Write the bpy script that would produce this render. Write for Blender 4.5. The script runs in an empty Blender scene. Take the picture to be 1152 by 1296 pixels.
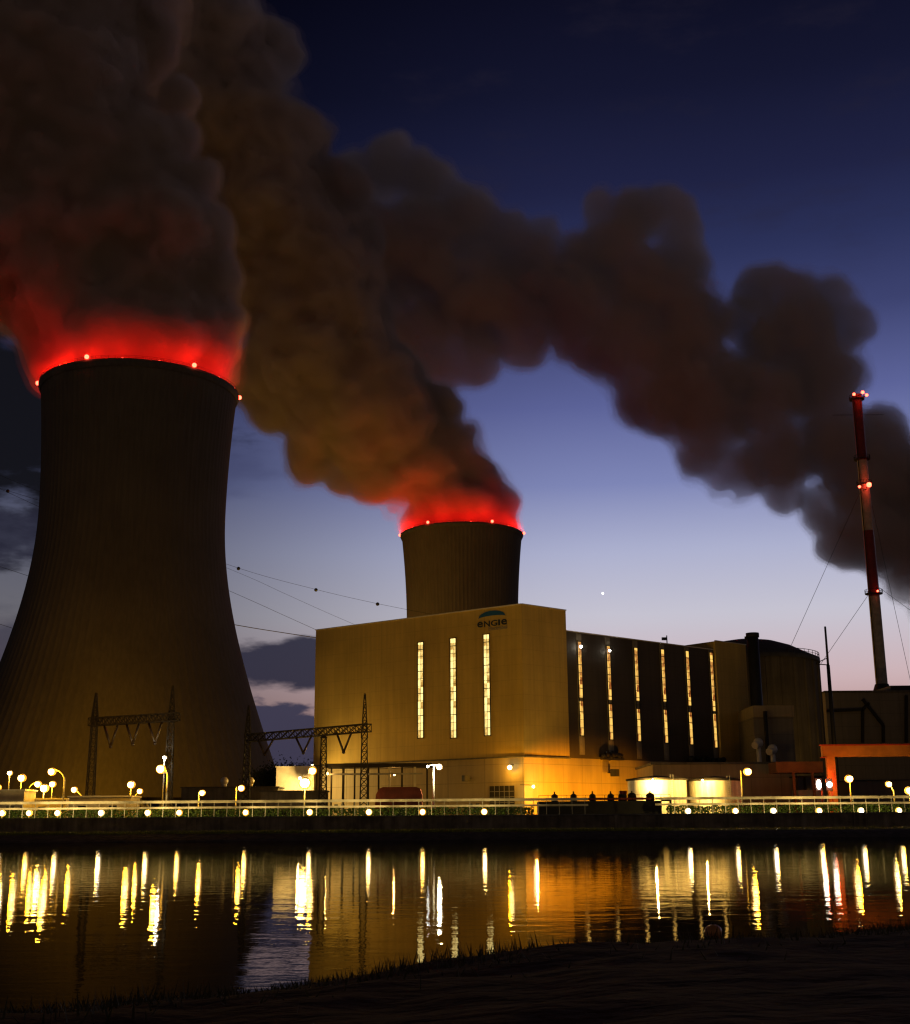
import bpy, bmesh, math, random
from mathutils import Vector, Matrix
random.seed(7)
S = bpy.context.scene
COL = S.collection
R = math.radians
PI = math.pi

# ------------------------------------------------------------------ camera
CH = 2.5                      # eye height above the river
PITCH, ROLL, FPX = R(13.9), R(-0.4), 1600.0
cam = bpy.data.cameras.new('camera')
cam.sensor_fit = 'VERTICAL'; cam.sensor_height = 36.0; cam.lens = 36.0 * FPX / 1296.0
cam.clip_start = 0.3; cam.clip_end = 30000
camo = bpy.data.objects.new('camera', cam); COL.objects.link(camo)
camo.matrix_world = Matrix.Translation((0, 0, CH)) @ Matrix.Rotation(PI / 2 + PITCH, 4, 'X') @ Matrix.Rotation(ROLL, 4, 'Z')
S.camera = camo

# ------------------------------------------------------------------ render settings
S.render.engine = 'CYCLES'
cy = S.cycles
cy.use_denoising = True
cy.max_bounces = 6; cy.diffuse_bounces = 2; cy.glossy_bounces = 3; cy.transmission_bounces = 2
cy.volume_bounces = 3; cy.transparent_max_bounces = 8
cy.sample_clamp_indirect = 4.0; cy.sample_clamp_direct = 0
cy.caustics_reflective = False; cy.caustics_refractive = False
cy.pixel_filter_type = 'BLACKMAN_HARRIS'; cy.filter_width = 1.3
S.view_settings.view_transform = 'Standard'; S.view_settings.look = 'None'
S.view_settings.exposure = 0.0; S.view_settings.gamma = 1.0

def lin(c):
    return tuple((x / 255 / 12.92) if x / 255 <= .04045 else ((x / 255 + .055) / 1.055) ** 2.4 for x in c)

# ------------------------------------------------------------------ node helper
class NT:
    def __init__(s, tree): s.t = tree; s.n = tree.nodes; s.l = tree.links
    def node(s, kind, **kw):
        n = s.n.new(kind)
        for k, v in kw.items(): setattr(n, k, v)
        return n
    def link(s, a, b): s.l.new(a, b)
    def put(s, sock, v):
        if v is None: return
        if isinstance(v, bpy.types.NodeSocket): s.link(v, sock)
        else: sock.default_value = v
    def m(s, op, a, b=None, c=None, clamp=False):
        n = s.node('ShaderNodeMath', operation=op); n.use_clamp = clamp
        s.put(n.inputs[0], a); s.put(n.inputs[1], b); s.put(n.inputs[2], c)
        return n.outputs[0]
    def vm(s, op, a, b=None):
        n = s.node('ShaderNodeVectorMath', operation=op)
        s.put(n.inputs[0], a); s.put(n.inputs[1], b)
        return n.outputs[0]
    def mix(s, f, a, b):
        n = s.node('ShaderNodeMix', data_type='RGBA')
        s.put(n.inputs[0], f)
        for i, v in ((6, a), (7, b)):
            s.put(n.inputs[i], v if isinstance(v, bpy.types.NodeSocket) else (*v[:3], 1))
        return n.outputs[2]
    def smooth(s, v, a, b, lo=0.0, hi=1.0):
        n = s.node('ShaderNodeMapRange', interpolation_type='SMOOTHSTEP')
        s.put(n.inputs[0], v); s.put(n.inputs[1], a); s.put(n.inputs[2], b); s.put(n.inputs[3], lo); s.put(n.inputs[4], hi)
        return n.outputs[0]
    def noise(s, vec, scale, detail=4, rough=.5, out=0):
        n = s.node('ShaderNodeTexNoise')
        if vec is not None: s.link(vec, n.inputs['Vector'])
        n.inputs['Scale'].default_value = scale; n.inputs['Detail'].default_value = detail; n.inputs['Roughness'].default_value = rough
        return n.outputs[out]

# ------------------------------------------------------------------ dusk sky
W = bpy.data.worlds.new('World'); S.world = W; W.use_nodes = True
w = NT(W.node_tree); w.n.clear()
tc = w.node('ShaderNodeTexCoord')
sep = w.node('ShaderNodeSeparateXYZ'); w.link(tc.outputs['Generated'], sep.inputs[0])
X_, Y_, Z_ = sep.outputs
el = w.m('MULTIPLY', w.m('ARCSINE', Z_), 180 / PI)
az = w.m('MULTIPLY', w.m('ARCTAN2', X_, Y_), 180 / PI)
ramp = w.node('ShaderNodeValToRGB')
stops = [(-6, (120, 92, 92)), (3.5, (176, 132, 122)), (6.2, (204, 178, 182)), (9, (198, 195, 208)), (12, (172, 176, 206)), (15, (126, 134, 182)), (18.5, (92, 99, 152)),
         (22, (61, 67, 112)), (25, (43, 49, 88)), (28, (31, 34, 66)), (32, (20, 22, 46)), (36, (13, 14, 33)), (60, (7, 8, 22)), (90, (5, 6, 16))]
def fac(e): return (e + 10) / 100
cr = ramp.color_ramp
while len(cr.elements) < len(stops): cr.elements.new(0.5)
for e_, (d, c) in zip(cr.elements, stops): e_.position = fac(d); e_.color = (*lin(c), 1)
w.link(w.m('DIVIDE', w.m('ADD', el, 10.0), 100.0, clamp=True), ramp.inputs[0])
# the west glows, the rest of the sky is night
west = w.m('COSINE', w.m('MULTIPLY', w.m('SUBTRACT', az, 8.0), PI / 180))
glow = w.m('MULTIPLY', w.smooth(west, 0.1, 0.97, 0.08, 1.0), w.smooth(az, -19, 8, .25, 1.0))
sky = w.vm('MULTIPLY', ramp.outputs[0], None)
comb = w.node('ShaderNodeCombineXYZ')
for i in range(3): w.link(glow, comb.inputs[i])
w.link(comb.outputs[0], sky.node.inputs[1])
# dusk cloud banks low in the west
cl = w.node('ShaderNodeCombineXYZ')
w.link(w.m('MULTIPLY', az, 0.35), cl.inputs[0]); w.link(el, cl.inputs[1])
n1 = w.m('SUBTRACT', w.noise(cl.outputs[0], 0.75, 5, .55), 0.5)
def ell(a0, e0, wa, he, soft=.35, k=1.0):
    dx = w.m('DIVIDE', w.m('SUBTRACT', az, a0), wa); dy = w.m('DIVIDE', w.m('SUBTRACT', el, e0), he)
    d = w.m('SQRT', w.m('ADD', w.m('MULTIPLY', dx, dx), w.m('MULTIPLY', dy, dy)))
    d = w.m('ADD', d, w.m('MULTIPLY', n1, 2.0))
    return w.m('MULTIPLY', w.smooth(d, 1 - soft, 1 + soft, 1.0, 0.0), k)
col = sky
for a0, e0, wa, he, c, k, sf in [(-7.2, 7.1, 3.9, 1.1, (42, 42, 60), .95, .25), (-8, 3.6, 7.0, 1.75, (56, 55, 76), .96, .12), (-25, 17.3, 11, 5.6, (18, 18, 23), .98, .25),
                                 (-24, 12.4, 8, 1.3, (40, 40, 56), .85, .35), (-24, 7.5, 9, 1.6, (50, 50, 68), .7, .4), (-12, 15.6, 3.4, 1.1, (62, 66, 100), .6, .6)]:
    col = w.mix(ell(a0, e0, wa, he, sf, k), col, lin(c))
wn = w.m('MULTIPLY', w.smooth(w.noise(cl.outputs[0], 0.33, 6, .6), .5, .72, 0.0, .3), w.smooth(el, 20, 27))
col = w.mix(wn, col, lin((38, 34, 48)))
# warm grey fill added to the sky behind the camera to light the plumes
back_fill = w.m('MULTIPLY', w.smooth(west, .55, -.3, 0.0, 1.0), w.smooth(el, 5, 75, 1.0, 0.0))
col = w.mix(w.m('MULTIPLY', back_fill, .85), col, (.050, .037, .034))
bg = w.node('ShaderNodeBackground'); w.link(col, bg.inputs[0]); bg.inputs[1].default_value = 1.0
out = w.node('ShaderNodeOutputWorld'); w.link(bg.outputs[0], out.inputs[0])

# ------------------------------------------------------------------ placing helpers: rays of the survey camera
def ray(px, py):
    u, v = px - 576, 648 - py
    a = u * math.cos(ROLL) - v * math.sin(ROLL); b = u * math.sin(ROLL) + v * math.cos(ROLL)
    return Vector((a, FPX * math.cos(PITCH) - b * math.sin(PITCH), FPX * math.sin(PITCH) + b * math.cos(PITCH)))
def at(px, py, Y):
    r = ray(px, py); return r * (Y / r.y) + Vector((0, 0, CH))
def atz(px, py, z):
    r = ray(px, py); return r * ((z - CH) / r.z) + Vector((0, 0, CH))
def hz(py, Y, px=576): return at(px, py, Y).z
GZ = 3.6                      # plant ground level

# ------------------------------------------------------------------ materials
M = {}
def mat(name, col, rough=.7, metal=0.0, var=.25, scale=.6, bump=0.0, bscale=3.0, streak=0.0, emit=None, es=1.0, spec=.5):
    m = bpy.data.materials.new(name); m.use_nodes = True; t = NT(m.node_tree); t.n.clear()
    o = t.node('ShaderNodeOutputMaterial'); p = t.node('ShaderNodeBsdfPrincipled'); t.link(p.outputs[0], o.inputs[0])
    tcn = t.node('ShaderNodeTexCoord'); P = tcn.outputs['Object']
    nz = t.noise(P, scale, 5, .6)
    k = t.smooth(nz, .3, .7, 1 - var, 1 + var * .5)
    if streak:
        mp = t.node('ShaderNodeMapping'); t.link(P, mp.inputs[0]); mp.inputs['Scale'].default_value = (1, 1, .05)
        st = t.noise(mp.outputs[0], 1.1, 4, .6)
        k = t.m('MULTIPLY', k, t.smooth(st, .3, .7, 1 - streak, 1 + streak * .4))
    c3 = t.node('ShaderNodeCombineXYZ')
    for i in range(3): t.link(t.m('MULTIPLY', k, col[i]), c3.inputs[i])
    t.link(c3.outputs[0], p.inputs['Base Color'])
    p.inputs['Roughness'].default_value = rough; p.inputs['Metallic'].default_value = metal; p.inputs['Specular IOR Level'].default_value = spec
    if bump:
        b = t.node('ShaderNodeBump'); b.inputs['Strength'].default_value = 1; b.inputs['Distance'].default_value = bump
        t.link(t.noise(P, bscale, 4), b.inputs['Height']); t.link(b.outputs[0], p.inputs['Normal'])
    if emit:
        p.inputs['Emission Color'].default_value = (*emit, 1); p.inputs['Emission Strength'].default_value = es
        m.cycles.emission_sampling = 'NONE' if es > 1 else 'AUTO'
    M[name] = m; return m

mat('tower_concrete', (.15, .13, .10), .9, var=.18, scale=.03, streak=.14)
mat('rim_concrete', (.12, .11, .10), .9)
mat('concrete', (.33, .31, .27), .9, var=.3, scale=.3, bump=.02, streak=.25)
mat('dark_concrete', (.16, .15, .13), .9, var=.3, scale=.3, streak=.3)
mat('steel', (.30, .30, .30), .5, .4, var=.2)
mat('pale_metal', (.72, .70, .64), .45, .1, var=.12)
mat('light_trail_tone', (.60, .58, .50), .45, .1, var=.75, scale=.16)  # pale patchy colour standing in for broken light trails
mat('dark_steel', (.022, .018, .014), .8, 0)
mat('black_metal', (.02, .02, .02), .6)
mat('red_paint', (.25, .018, .01), .5, var=.3)
mat('white_paint', (.60, .56, .48), .5, var=.2)
mat('chimney_white', (.50, .46, .38), .7, var=.25)
mat('orange_paint', (.30, .115, .038), .5, var=.25)
mat('buoy_paint', (.85, .36, .10), .35, var=.3, scale=4)
mat('red_shed', (.30, .06, .025), .6, var=.3)
mat('tank_paint', (.72, .69, .60), .5, var=.15, streak=.3)
mat('roof', (.08, .08, .08), .9)
mat('dark_cladding', (.10, .085, .06), .7, var=.2, streak=.15)
mat('containment', (.12, .105, .085), .9, var=.3, scale=.1, streak=.25)
mat('glass_dark', (.02, .02, .025), .1)
mat('rubber', (.02, .02, .02), .9)
mat('car_white', (.75, .75, .75), .3, var=.03)
mat('insulator', (.05, .035, .025), .4)
mat('logo_blue', (.01, .10, .30), .5, var=.0)
mat('logo_dark', (.015, .03, .05), .5, var=.0)
mat('logo_grey', (.26, .25, .22), .6, var=.0)
mat('soil', (.070, .038, .018), .98, var=.6, scale=1.6, bump=.05, bscale=4, spec=.05)
mat('grass_blade', (.10, .085, .035), .8, var=.5, scale=3)
mat('lawn', (.22, .24, .04), .9, var=.4, scale=1.0, bump=.1)
mat('lawn_blade', (.32, .34, .05), .8, var=.4, scale=1.0)
mat('hedge_leaf', (.06, .12, .025), .8, var=.4, scale=1.5)
mat('bark', (.06, .045, .03), .9)
mat('tree_leaf', (.035, .05, .02), .9, var=.4)
mat('asphalt', (.06, .06, .06), .9)
mat('stone', (.10, .09, .07), .95, var=.4, scale=.8, bump=.15, bscale=2)
mat('quay', (.34, .28, .20), .95, var=.45, scale=.35, bump=.05, streak=.35)
mat('hill', (.03, .035, .02), .95, var=.4, scale=.01)
YARD = .45
SOD = (1.0, .42, .004); WARM = (1.0, .52, .03); WHT = (1.0, .93, .72); RED = (1.0, .006, .001)
mat('lens_sodium', (.9, .8, .5), .4, emit=(1, .72, .28), es=16)
mat('lens_warm', (.9, .8, .6), .4, emit=(1, .86, .55), es=16)
mat('lens_white', (.9, .9, .9), .4, emit=(1, .95, .8), es=18)
mat('lens_red', (.9, .2, .1), .4, emit=(1, .06, .03), es=12)
mat('halo_sodium', (.9, .7, .4), .4, emit=(1, .34, .015), es=1.15)  # amber emission that imitates the glare around a lamp
mat('halo_warm', (.9, .8, .6), .4, emit=(1, .46, .05), es=1.3)
mat('halo_white', (.9, .9, .8), .4, emit=(1, .66, .25), es=1.2)
mat('star_light', (1, 1, 1), .4, emit=(1, 1, .95), es=3)

def cladding(name, c, step=2.6, seam=.5):
    m = mat(name, c, .75, var=.16, scale=.06, streak=.12)
    t = NT(m.node_tree); p = [n for n in t.n if n.type == 'BSDF_PRINCIPLED'][0]
    src = p.inputs['Base Color'].links[0].from_socket
    tcn = t.node('ShaderNodeTexCoord'); sp = t.node('ShaderNodeSeparateXYZ'); t.link(tcn.outputs['Object'], sp.inputs[0])
    fr = t.m('FRACT', t.m('DIVIDE', sp.outputs[2], step))
    hor = t.m('LESS_THAN', fr, .035)
    ver = t.m('LESS_THAN', t.m('FRACT', t.m('DIVIDE', t.m('ADD', sp.outputs[0], t.m('MULTIPLY', sp.outputs[1], .35)), 6.2)), .02)
    s_ = t.m('MULTIPLY', t.m('MAXIMUM', hor, ver), seam)
    t.link(t.mix(s_, src, tuple(x * .3 for x in c)), p.inputs['Base Color'])
    return m
cladding('white_cladding', (.60, .44, .12), 3.4, .2)
cladding('brown_cladding', (.085, .070, .055), 3.4, .3)
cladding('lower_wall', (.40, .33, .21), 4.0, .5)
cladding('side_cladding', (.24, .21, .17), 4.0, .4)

def pane_mat(name, warm):
    m = bpy.data.materials.new(name); m.use_nodes = True; t = NT(m.node_tree); t.n.clear()
    o = t.node('ShaderNodeOutputMaterial'); p = t.node('ShaderNodeBsdfPrincipled'); t.link(p.outputs[0], o.inputs[0])
    tcn = t.node('ShaderNodeTexCoord'); sp = t.node('ShaderNodeSeparateXYZ'); t.link(tcn.outputs['Object'], sp.inputs[0])
    cell = t.m('FLOOR', t.m('DIVIDE', sp.outputs[2], 1.7))
    cv = t.node('ShaderNodeCombineXYZ'); t.link(t.m('FLOOR', t.m('DIVIDE', sp.outputs[0], 2.5)), cv.inputs[0]); t.link(cell, cv.inputs[2])
    wn_ = t.node('ShaderNodeTexWhiteNoise', noise_dimensions='3D'); t.link(cv.outputs[0], wn_.inputs[0])
    nz = t.noise(tcn.outputs['Object'], .9, 4, .7)
    v = t.m('ADD', t.m('MULTIPLY', wn_.outputs[0], .9), t.m('MULTIPLY', nz, 1.3))
    if warm: colr = t.mix(t.smooth(v, .45, 1.25), (.80, .08, .008), (1.0, .58, .12))
    else: colr = t.mix(t.smooth(v, .4, 1.3), (1.0, .45, .05), (1.0, .76, .26))
    p.inputs['Base Color'].default_value = (.05, .05, .05, 1); p.inputs['Roughness'].default_value = .2
    t.link(colr, p.inputs['Emission Color'])
    t.link(t.smooth(v, .35, 1.55, .08 if warm else .25, 1.2 if warm else 1.7), p.inputs['Emission Strength'])
    m.cycles.emission_sampling = 'NONE'
    M[name] = m
pane_mat('lit_pane', False); pane_mat('lit_pane_warm', True)

def water_mat():
    m = bpy.data.materials.new('water'); m.use_nodes = True; t = NT(m.node_tree); t.n.clear()
    o = t.node('ShaderNodeOutputMaterial'); df = t.node('ShaderNodeBsdfDiffuse'); gl = t.node('ShaderNodeBsdfAnisotropic', distribution='BECKMANN'); mx = t.node('ShaderNodeMixShader'); fr = t.node('ShaderNodeFresnel')
    df.inputs[0].default_value = (.005, .005, .004, 1); gl.inputs['Color'].default_value = (.78, .76, .74, 1); gl.inputs['Roughness'].default_value = .027; fr.inputs['IOR'].default_value = 1.33
    t.link(fr.outputs[0], mx.inputs[0]); t.link(df.outputs[0], mx.inputs[1]); t.link(gl.outputs[0], mx.inputs[2]); t.link(mx.outputs[0], o.inputs[0])
    tcn = t.node('ShaderNodeTexCoord')
    mp = t.node('ShaderNodeMapping'); t.link(tcn.outputs['Object'], mp.inputs[0]); mp.inputs['Scale'].default_value = (.75, 1, 1)
    a = t.noise(mp.outputs[0], .85, 2, .5); b = t.noise(mp.outputs[0], 3.6, 3, .5)
    h = t.m('ADD', t.m('MULTIPLY', a, .0105), t.m('MULTIPLY', b, .0030))
    bp = t.node('ShaderNodeBump'); bp.inputs['Strength'].default_value = 1; bp.inputs['Distance'].default_value = 1.0
    t.link(h, bp.inputs['Height']); t.link(bp.outputs[0], gl.inputs['Normal'])
    M['water'] = m
water_mat()

def vol_mat(name, dens, colr, aniso=.2, absorb=(0, 0, 0)):
    m = bpy.data.materials.new(name); m.use_nodes = True; t = NT(m.node_tree); t.n.clear()
    o = t.node('ShaderNodeOutputMaterial'); p = t.node('ShaderNodeVolumePrincipled'); t.link(p.outputs[0], o.inputs['Volume'])
    p.inputs['Color'].default_value = (*colr, 1); p.inputs['Density'].default_value = dens; p.inputs['Anisotropy'].default_value = aniso
    p.inputs['Absorption Color'].default_value = (*absorb, 1)
    m.cycles.homogeneous_volume = True if hasattr(m.cycles, 'homogeneous_volume') else None
    M[name] = m

# ------------------------------------------------------------------ mesh builder
def frame_of(d):
    d = d.normalized(); up = Vector((0, 0, 1)) if abs(d.z) < .95 else Vector((1, 0, 0))
    x = d.cross(up).normalized(); y = x.cross(d).normalized(); return x, y, d
class MB:
    def __init__(s): s.v = []; s.f = []; s.sm = []
    def add(s, vs, fs, smooth=False):
        o = len(s.v); s.v += [Vector(v) for v in vs]
        for f in fs: s.f.append([o + i for i in f]); s.sm.append(smooth)
        return s
    def box(s, a, b):
        x0, y0, z0 = [min(p, q) for p, q in zip(a, b)]; x1, y1, z1 = [max(p, q) for p, q in zip(a, b)]
        return s.prism([(x0, y0), (x1, y0), (x1, y1), (x0, y1)], z0, z1)
    def prism(s, pts, z0, z1):
        n = len(pts)
        A = sum(pts[i][0] * pts[(i + 1) % n][1] - pts[(i + 1) % n][0] * pts[i][1] for i in range(n))
        if A < 0: pts = pts[::-1]
        vs = [(x, y, z0) for x, y in pts] + [(x, y, z1) for x, y in pts]
        fs = [[i, (i + 1) % n, n + (i + 1) % n, n + i] for i in range(n)] + [list(range(n))[::-1], list(range(n, 2 * n))]
        return s.add(vs, fs)
    def beam(s, p, q, w_, h=None):
        p, q = Vector(p), Vector(q); h = h or w_; x, y, d = frame_of(q - p)
        c = [(-1, -1), (1, -1), (1, 1), (-1, 1)]
        vs = [p + x * a * w_ / 2 + y * b * h / 2 for a, b in c] + [q + x * a * w_ / 2 + y * b * h / 2 for a, b in c]
        return s.add(vs, [[0, 1, 5, 4], [1, 2, 6, 5], [2, 3, 7, 6], [3, 0, 4, 7], [3, 2, 1, 0], [4, 5, 6, 7]])
    def tube(s, pts, r0, r1=None, n=8):
        pts = [Vector(p) for p in pts]; r1 = r0 if r1 is None else r1; L = len(pts); vs = []; fs = []
        for i, p in enumerate(pts):
            d = (pts[min(i + 1, L - 1)] - pts[max(i - 1, 0)]); x, y, _ = frame_of(d); r = r0 + (r1 - r0) * i / max(1, L - 1)
            vs += [p + (x * math.cos(2 * PI * k / n) + y * math.sin(2 * PI * k / n)) * r for k in range(n)]
        for i in range(L - 1):
            for k in range(n): fs.append([i * n + k, i * n + (k + 1) % n, (i + 1) * n + (k + 1) % n, (i + 1) * n + k])
        s.add(vs, fs, True); o = len(s.v) - len(vs)
        s.f.append([o + k for k in range(n)][::-1]); s.f.append([o + (L - 1) * n + k for k in range(n)]); s.sm += [False, False]
        return s
    def lathe(s, c, prof, n=32, sx=1, sy=1, rfun=None, closed=False):
        vs = []; fs = []; L = len(prof)
        for r, z in prof:
            for k in range(n):
                a = 2 * PI * k / n; rr = r + (rfun(k, z) if rfun else 0)
                vs.append((c[0] + rr * sx * math.cos(a), c[1] + rr * sy * math.sin(a), c[2] + z))
        for i in range(L - 1):
            for k in range(n): fs.append([i * n + k, i * n + (k + 1) % n, (i + 1) * n + (k + 1) % n, (i + 1) * n + k])
        return s.add(vs, fs, True)
    def ball(s, c, r, n=12, sz=1):
        m = n // 2
        return s.lathe(c, [(max(r * math.sin(PI * i / m), .001), -r * sz * math.cos(PI * i / m)) for i in range(m + 1)], n)
    def build(s, name, material, parent=None):
        off = wloc(parent)
        me = bpy.data.meshes.new(name); me.from_pydata([v - off for v in s.v], [], s.f); me.update()
        me.polygons.foreach_set('use_smooth', s.sm)
        me.materials.append(M[material] if isinstance(material, str) else material)
        o = bpy.data.objects.new(name, me); COL.objects.link(o)
        if parent: o.parent = parent
        return o
def wloc(o):
    v = Vector((0, 0, 0))
    while o is not None: v += o.location; o = o.parent
    return v
def tag(o, label=None, cat=None, group=None, kind=None):
    if label: o['label'] = label
    if cat: o['category'] = cat
    if group: o['group'] = group
    if kind: o['kind'] = kind
    return o
def thing(name, label, cat, loc, group=None):
    o = bpy.data.objects.new(name, None); COL.objects.link(o); o.location = loc; o.empty_display_size = .5
    return tag(o, label, cat, group)
def plight(parent, pos, power, c, r=.25, name='lamp_light'):
    l = bpy.data.lights.new(name, 'POINT'); l.energy = power * (YARD if c is SOD or c is WARM or c is WHT else 1); l.color = c; l.shadow_soft_size = r
    o = bpy.data.objects.new(name, l); COL.objects.link(o)
    if parent: o.parent = parent
    o.location = Vector(pos) - wloc(parent); return o
def spot(parent, pos, target, power, c, ang=70, blend=.6, r=.25):
    l = bpy.data.lights.new('lamp_light', 'SPOT'); l.energy = power; l.color = c; l.shadow_soft_size = r; l.spot_size = R(ang); l.spot_blend = blend
    o = bpy.data.objects.new('lamp_light', l); COL.objects.link(o)
    if parent: o.parent = parent
    o.location = Vector(pos) - wloc(parent)
    o.rotation_euler = (Vector(target) - Vector(pos)).to_track_quat('-Z', 'Y').to_euler(); return o

# ================================================================== GROUND, RIVER, BANKS
shore = [(-60, 14.0), (-25, 16.8), (-9, 18.0), (-5.8, 18.7), (-4.9, 19.5), (-3.4, 20.7), (-2.0, 22.2), (-.1, 24.6), (1.5, 26.4), (4.1, 27.9), (6.7, 28.4), (7.6, 29.6), (10.8, 31.8), (20, 35), (60, 40)]
WL = 0.5                      # river level
SH = [(a * (CH - WL) / CH, b * (CH - WL) / CH) for a, b in shore]
def ys(x):
    for (a, b), (c, d) in zip(SH, SH[1:]):
        if a <= x <= c: return b + (d - b) * (x - a) / (c - a)
    return SH[0][1] if x < SH[0][0] else SH[-1][1]
from mathutils import noise as mn
def near_h(x, y):
    d = ys(x) - y
    n_ = mn.noise(Vector((x * .35, y * .35, 0))) * .12 + mn.noise(Vector((x * 1.3, y * 1.3, 4))) * .05 + mn.noise(Vector((x * 5, y * 5, 9))) * .008
    if d < 0: return WL + max(-1.2, d * .12) - .02 + n_ * .25
    return WL + min(1.15, d * .10 if d < 6 else .6 + (d - 6) * .05) * 1.0 + n_ * min(1, .25 + d * .3)
g = MB(); vs = []; fs = []
xs = [-60 + i * 2.5 for i in range(17)] + [-19.5 + i * .16 for i in range(244)] + [20 + i * 2.5 for i in range(17)]
yy = [-30 + i * 2 for i in range(17)] + [4.2 + i * .14 for i in range(230)] + [37 + i * 1.5 for i in range(8)]
for y in yy:
    for x in xs: vs.append((x, y, near_h(x, y)))
nx = len(xs)
for j in range(len(yy) - 1):
    for i in range(nx - 1): fs.append([j * nx + i, j * nx + i + 1, (j + 1) * nx + i + 1, (j + 1) * nx + i])
g.add(vs, fs, True); tag(g.build('near_bank', 'soil'), kind='structure')
# rough grass growing on the near bank
g = MB()
for i in range(9000):
    x = random.uniform(-9, 11); d = abs(random.gauss(0, 2.2)) + (.15 if i % 3 else 3.5); y = ys(x) - d
    if y < 7.5: continue
    if mn.noise(Vector((x * .5, y * .5, 3))) < -.12: continue
    z = near_h(x, y) - .02; h = random.uniform(.05, .17) * (1.4 if mn.noise(Vector((x * .8, y * .8, 7))) > .2 else .8); a = random.uniform(0, PI); dx, dy = math.cos(a) * .012, math.sin(a) * .012
    lx, ly = random.uniform(-.08, .08), random.uniform(-.08, .08)
    g.add([(x - dx, y - dy, z), (x + dx, y + dy, z), (x + lx, y + ly, z + h)], [[0, 1, 2]])
tag(g.build('bank_grass', 'grass_blade'), 'rough dry grass and weeds on the dark near river bank', 'grass', kind='stuff')

wt = MB(); wt.add([(-2500, -60, WL), (2500, -60, WL), (2500, 181, WL), (-2500, 181, WL)], [[0, 1, 2, 3]])
tag(wt.build('river_water', 'water'), kind='structure')

def strip(name, prof, m, x0=-2500, x1=2500, step=None):
    g = MB(); X = [x0, -400] + [-400 + i * 4 for i in range(1, 200)] + [400, x1]
    vs = []; fs = []
    for (y, z) in prof:
        for x in X: vs.append((x, y + .25 * mn.noise(Vector((x * .15, y, 1))), z + .06 * mn.noise(Vector((x * .3, y, 5)))))
    n = len(X)
    for j in range(len(prof) - 1):
        for i in range(n - 1): fs.append([j * n + i, j * n + i + 1, (j + 1) * n + i + 1, (j + 1) * n + i])
    g.add(vs, fs, True); return tag(g.build(name, m), kind='structure')
strip('stone_revetment', [(176.5, -.6), (178.6, .5), (181, 1.25), (182, 1.5)], 'stone')
strip('towpath_lawn', [(182, 1.5), (183.5, 1.72), (188, 1.74), (196.4, 1.8)], 'lawn')
gd = MB(); gd.add([(-9000, 196.9, GZ), (9000, 196.9, GZ), (9000, 16000, GZ), (-9000, 16000, GZ)], [[0, 1, 2, 3]])
tag(gd.build('plant_ground', 'asphalt'), kind='structure')
g = MB()
for i in range(14000):
    x = random.uniform(-85, 30) if i % 4 else random.uniform(-85, 85)
    y = random.uniform(182.2, 184.2); z = 1.5 + min(.22, (y - 182) * .15); h = random.uniform(.12, .42) * (1.8 if x < -72 and random.random() < .3 else 1); a = random.uniform(0, PI); dx, dy = math.cos(a) * .05, math.sin(a) * .05
    g.add([(x - dx, y - dy, z), (x + dx, y + dy, z), (x + random.uniform(-.15, .15), y, z + h)], [[0, 1, 2]])
tag(g.build('towpath_grass', 'lawn_blade'), 'long yellow green grass along the edge of the far bank', 'grass', kind='stuff')

# distant wooded hills
g = MB(); vs = []; fs = []
for i in range(161):
    x = -2400 + i * 30; h = 62 + 26 * mn.noise(Vector((x * .0016, 0, 2))) + 9 * mn.noise(Vector((x * .01, 1, 2))) + 3 * mn.noise(Vector((x * .06, 1, 2)))
    vs += [(x, 1500, GZ - 1), (x, 1640, h * .7), (x, 1800, h), (x, 2300, GZ - 1)]
for i in range(160):
    for k in range(3): fs.append([i * 4 + k, (i + 1) * 4 + k, (i + 1) * 4 + k + 1, i * 4 + k + 1])
g.add(vs, fs, True); tag(g.build('distant_hills', 'hill'), kind='structure')

# quay wall
q = thing('quay_wall', 'long dark stained concrete quay wall above the far grass bank', 'wall', (0, 196.6, 1.7))
g = MB(); g.box((-300, 196.4, 1.2), (300, 196.9, 3.75)); g.build('wall_face', 'quay', q)
g = MB(); g.box((-300, 196.25, 3.75), (300, 197.05, 3.93)); g.build('coping', 'concrete', q)
for k in range(-9, 10):
    g = MB(); g.box((k * 12 - .25, 196.15, 1.2), (k * 12 + .25, 196.398, 3.748)); g.build('buttress', 'quay', q)

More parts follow.
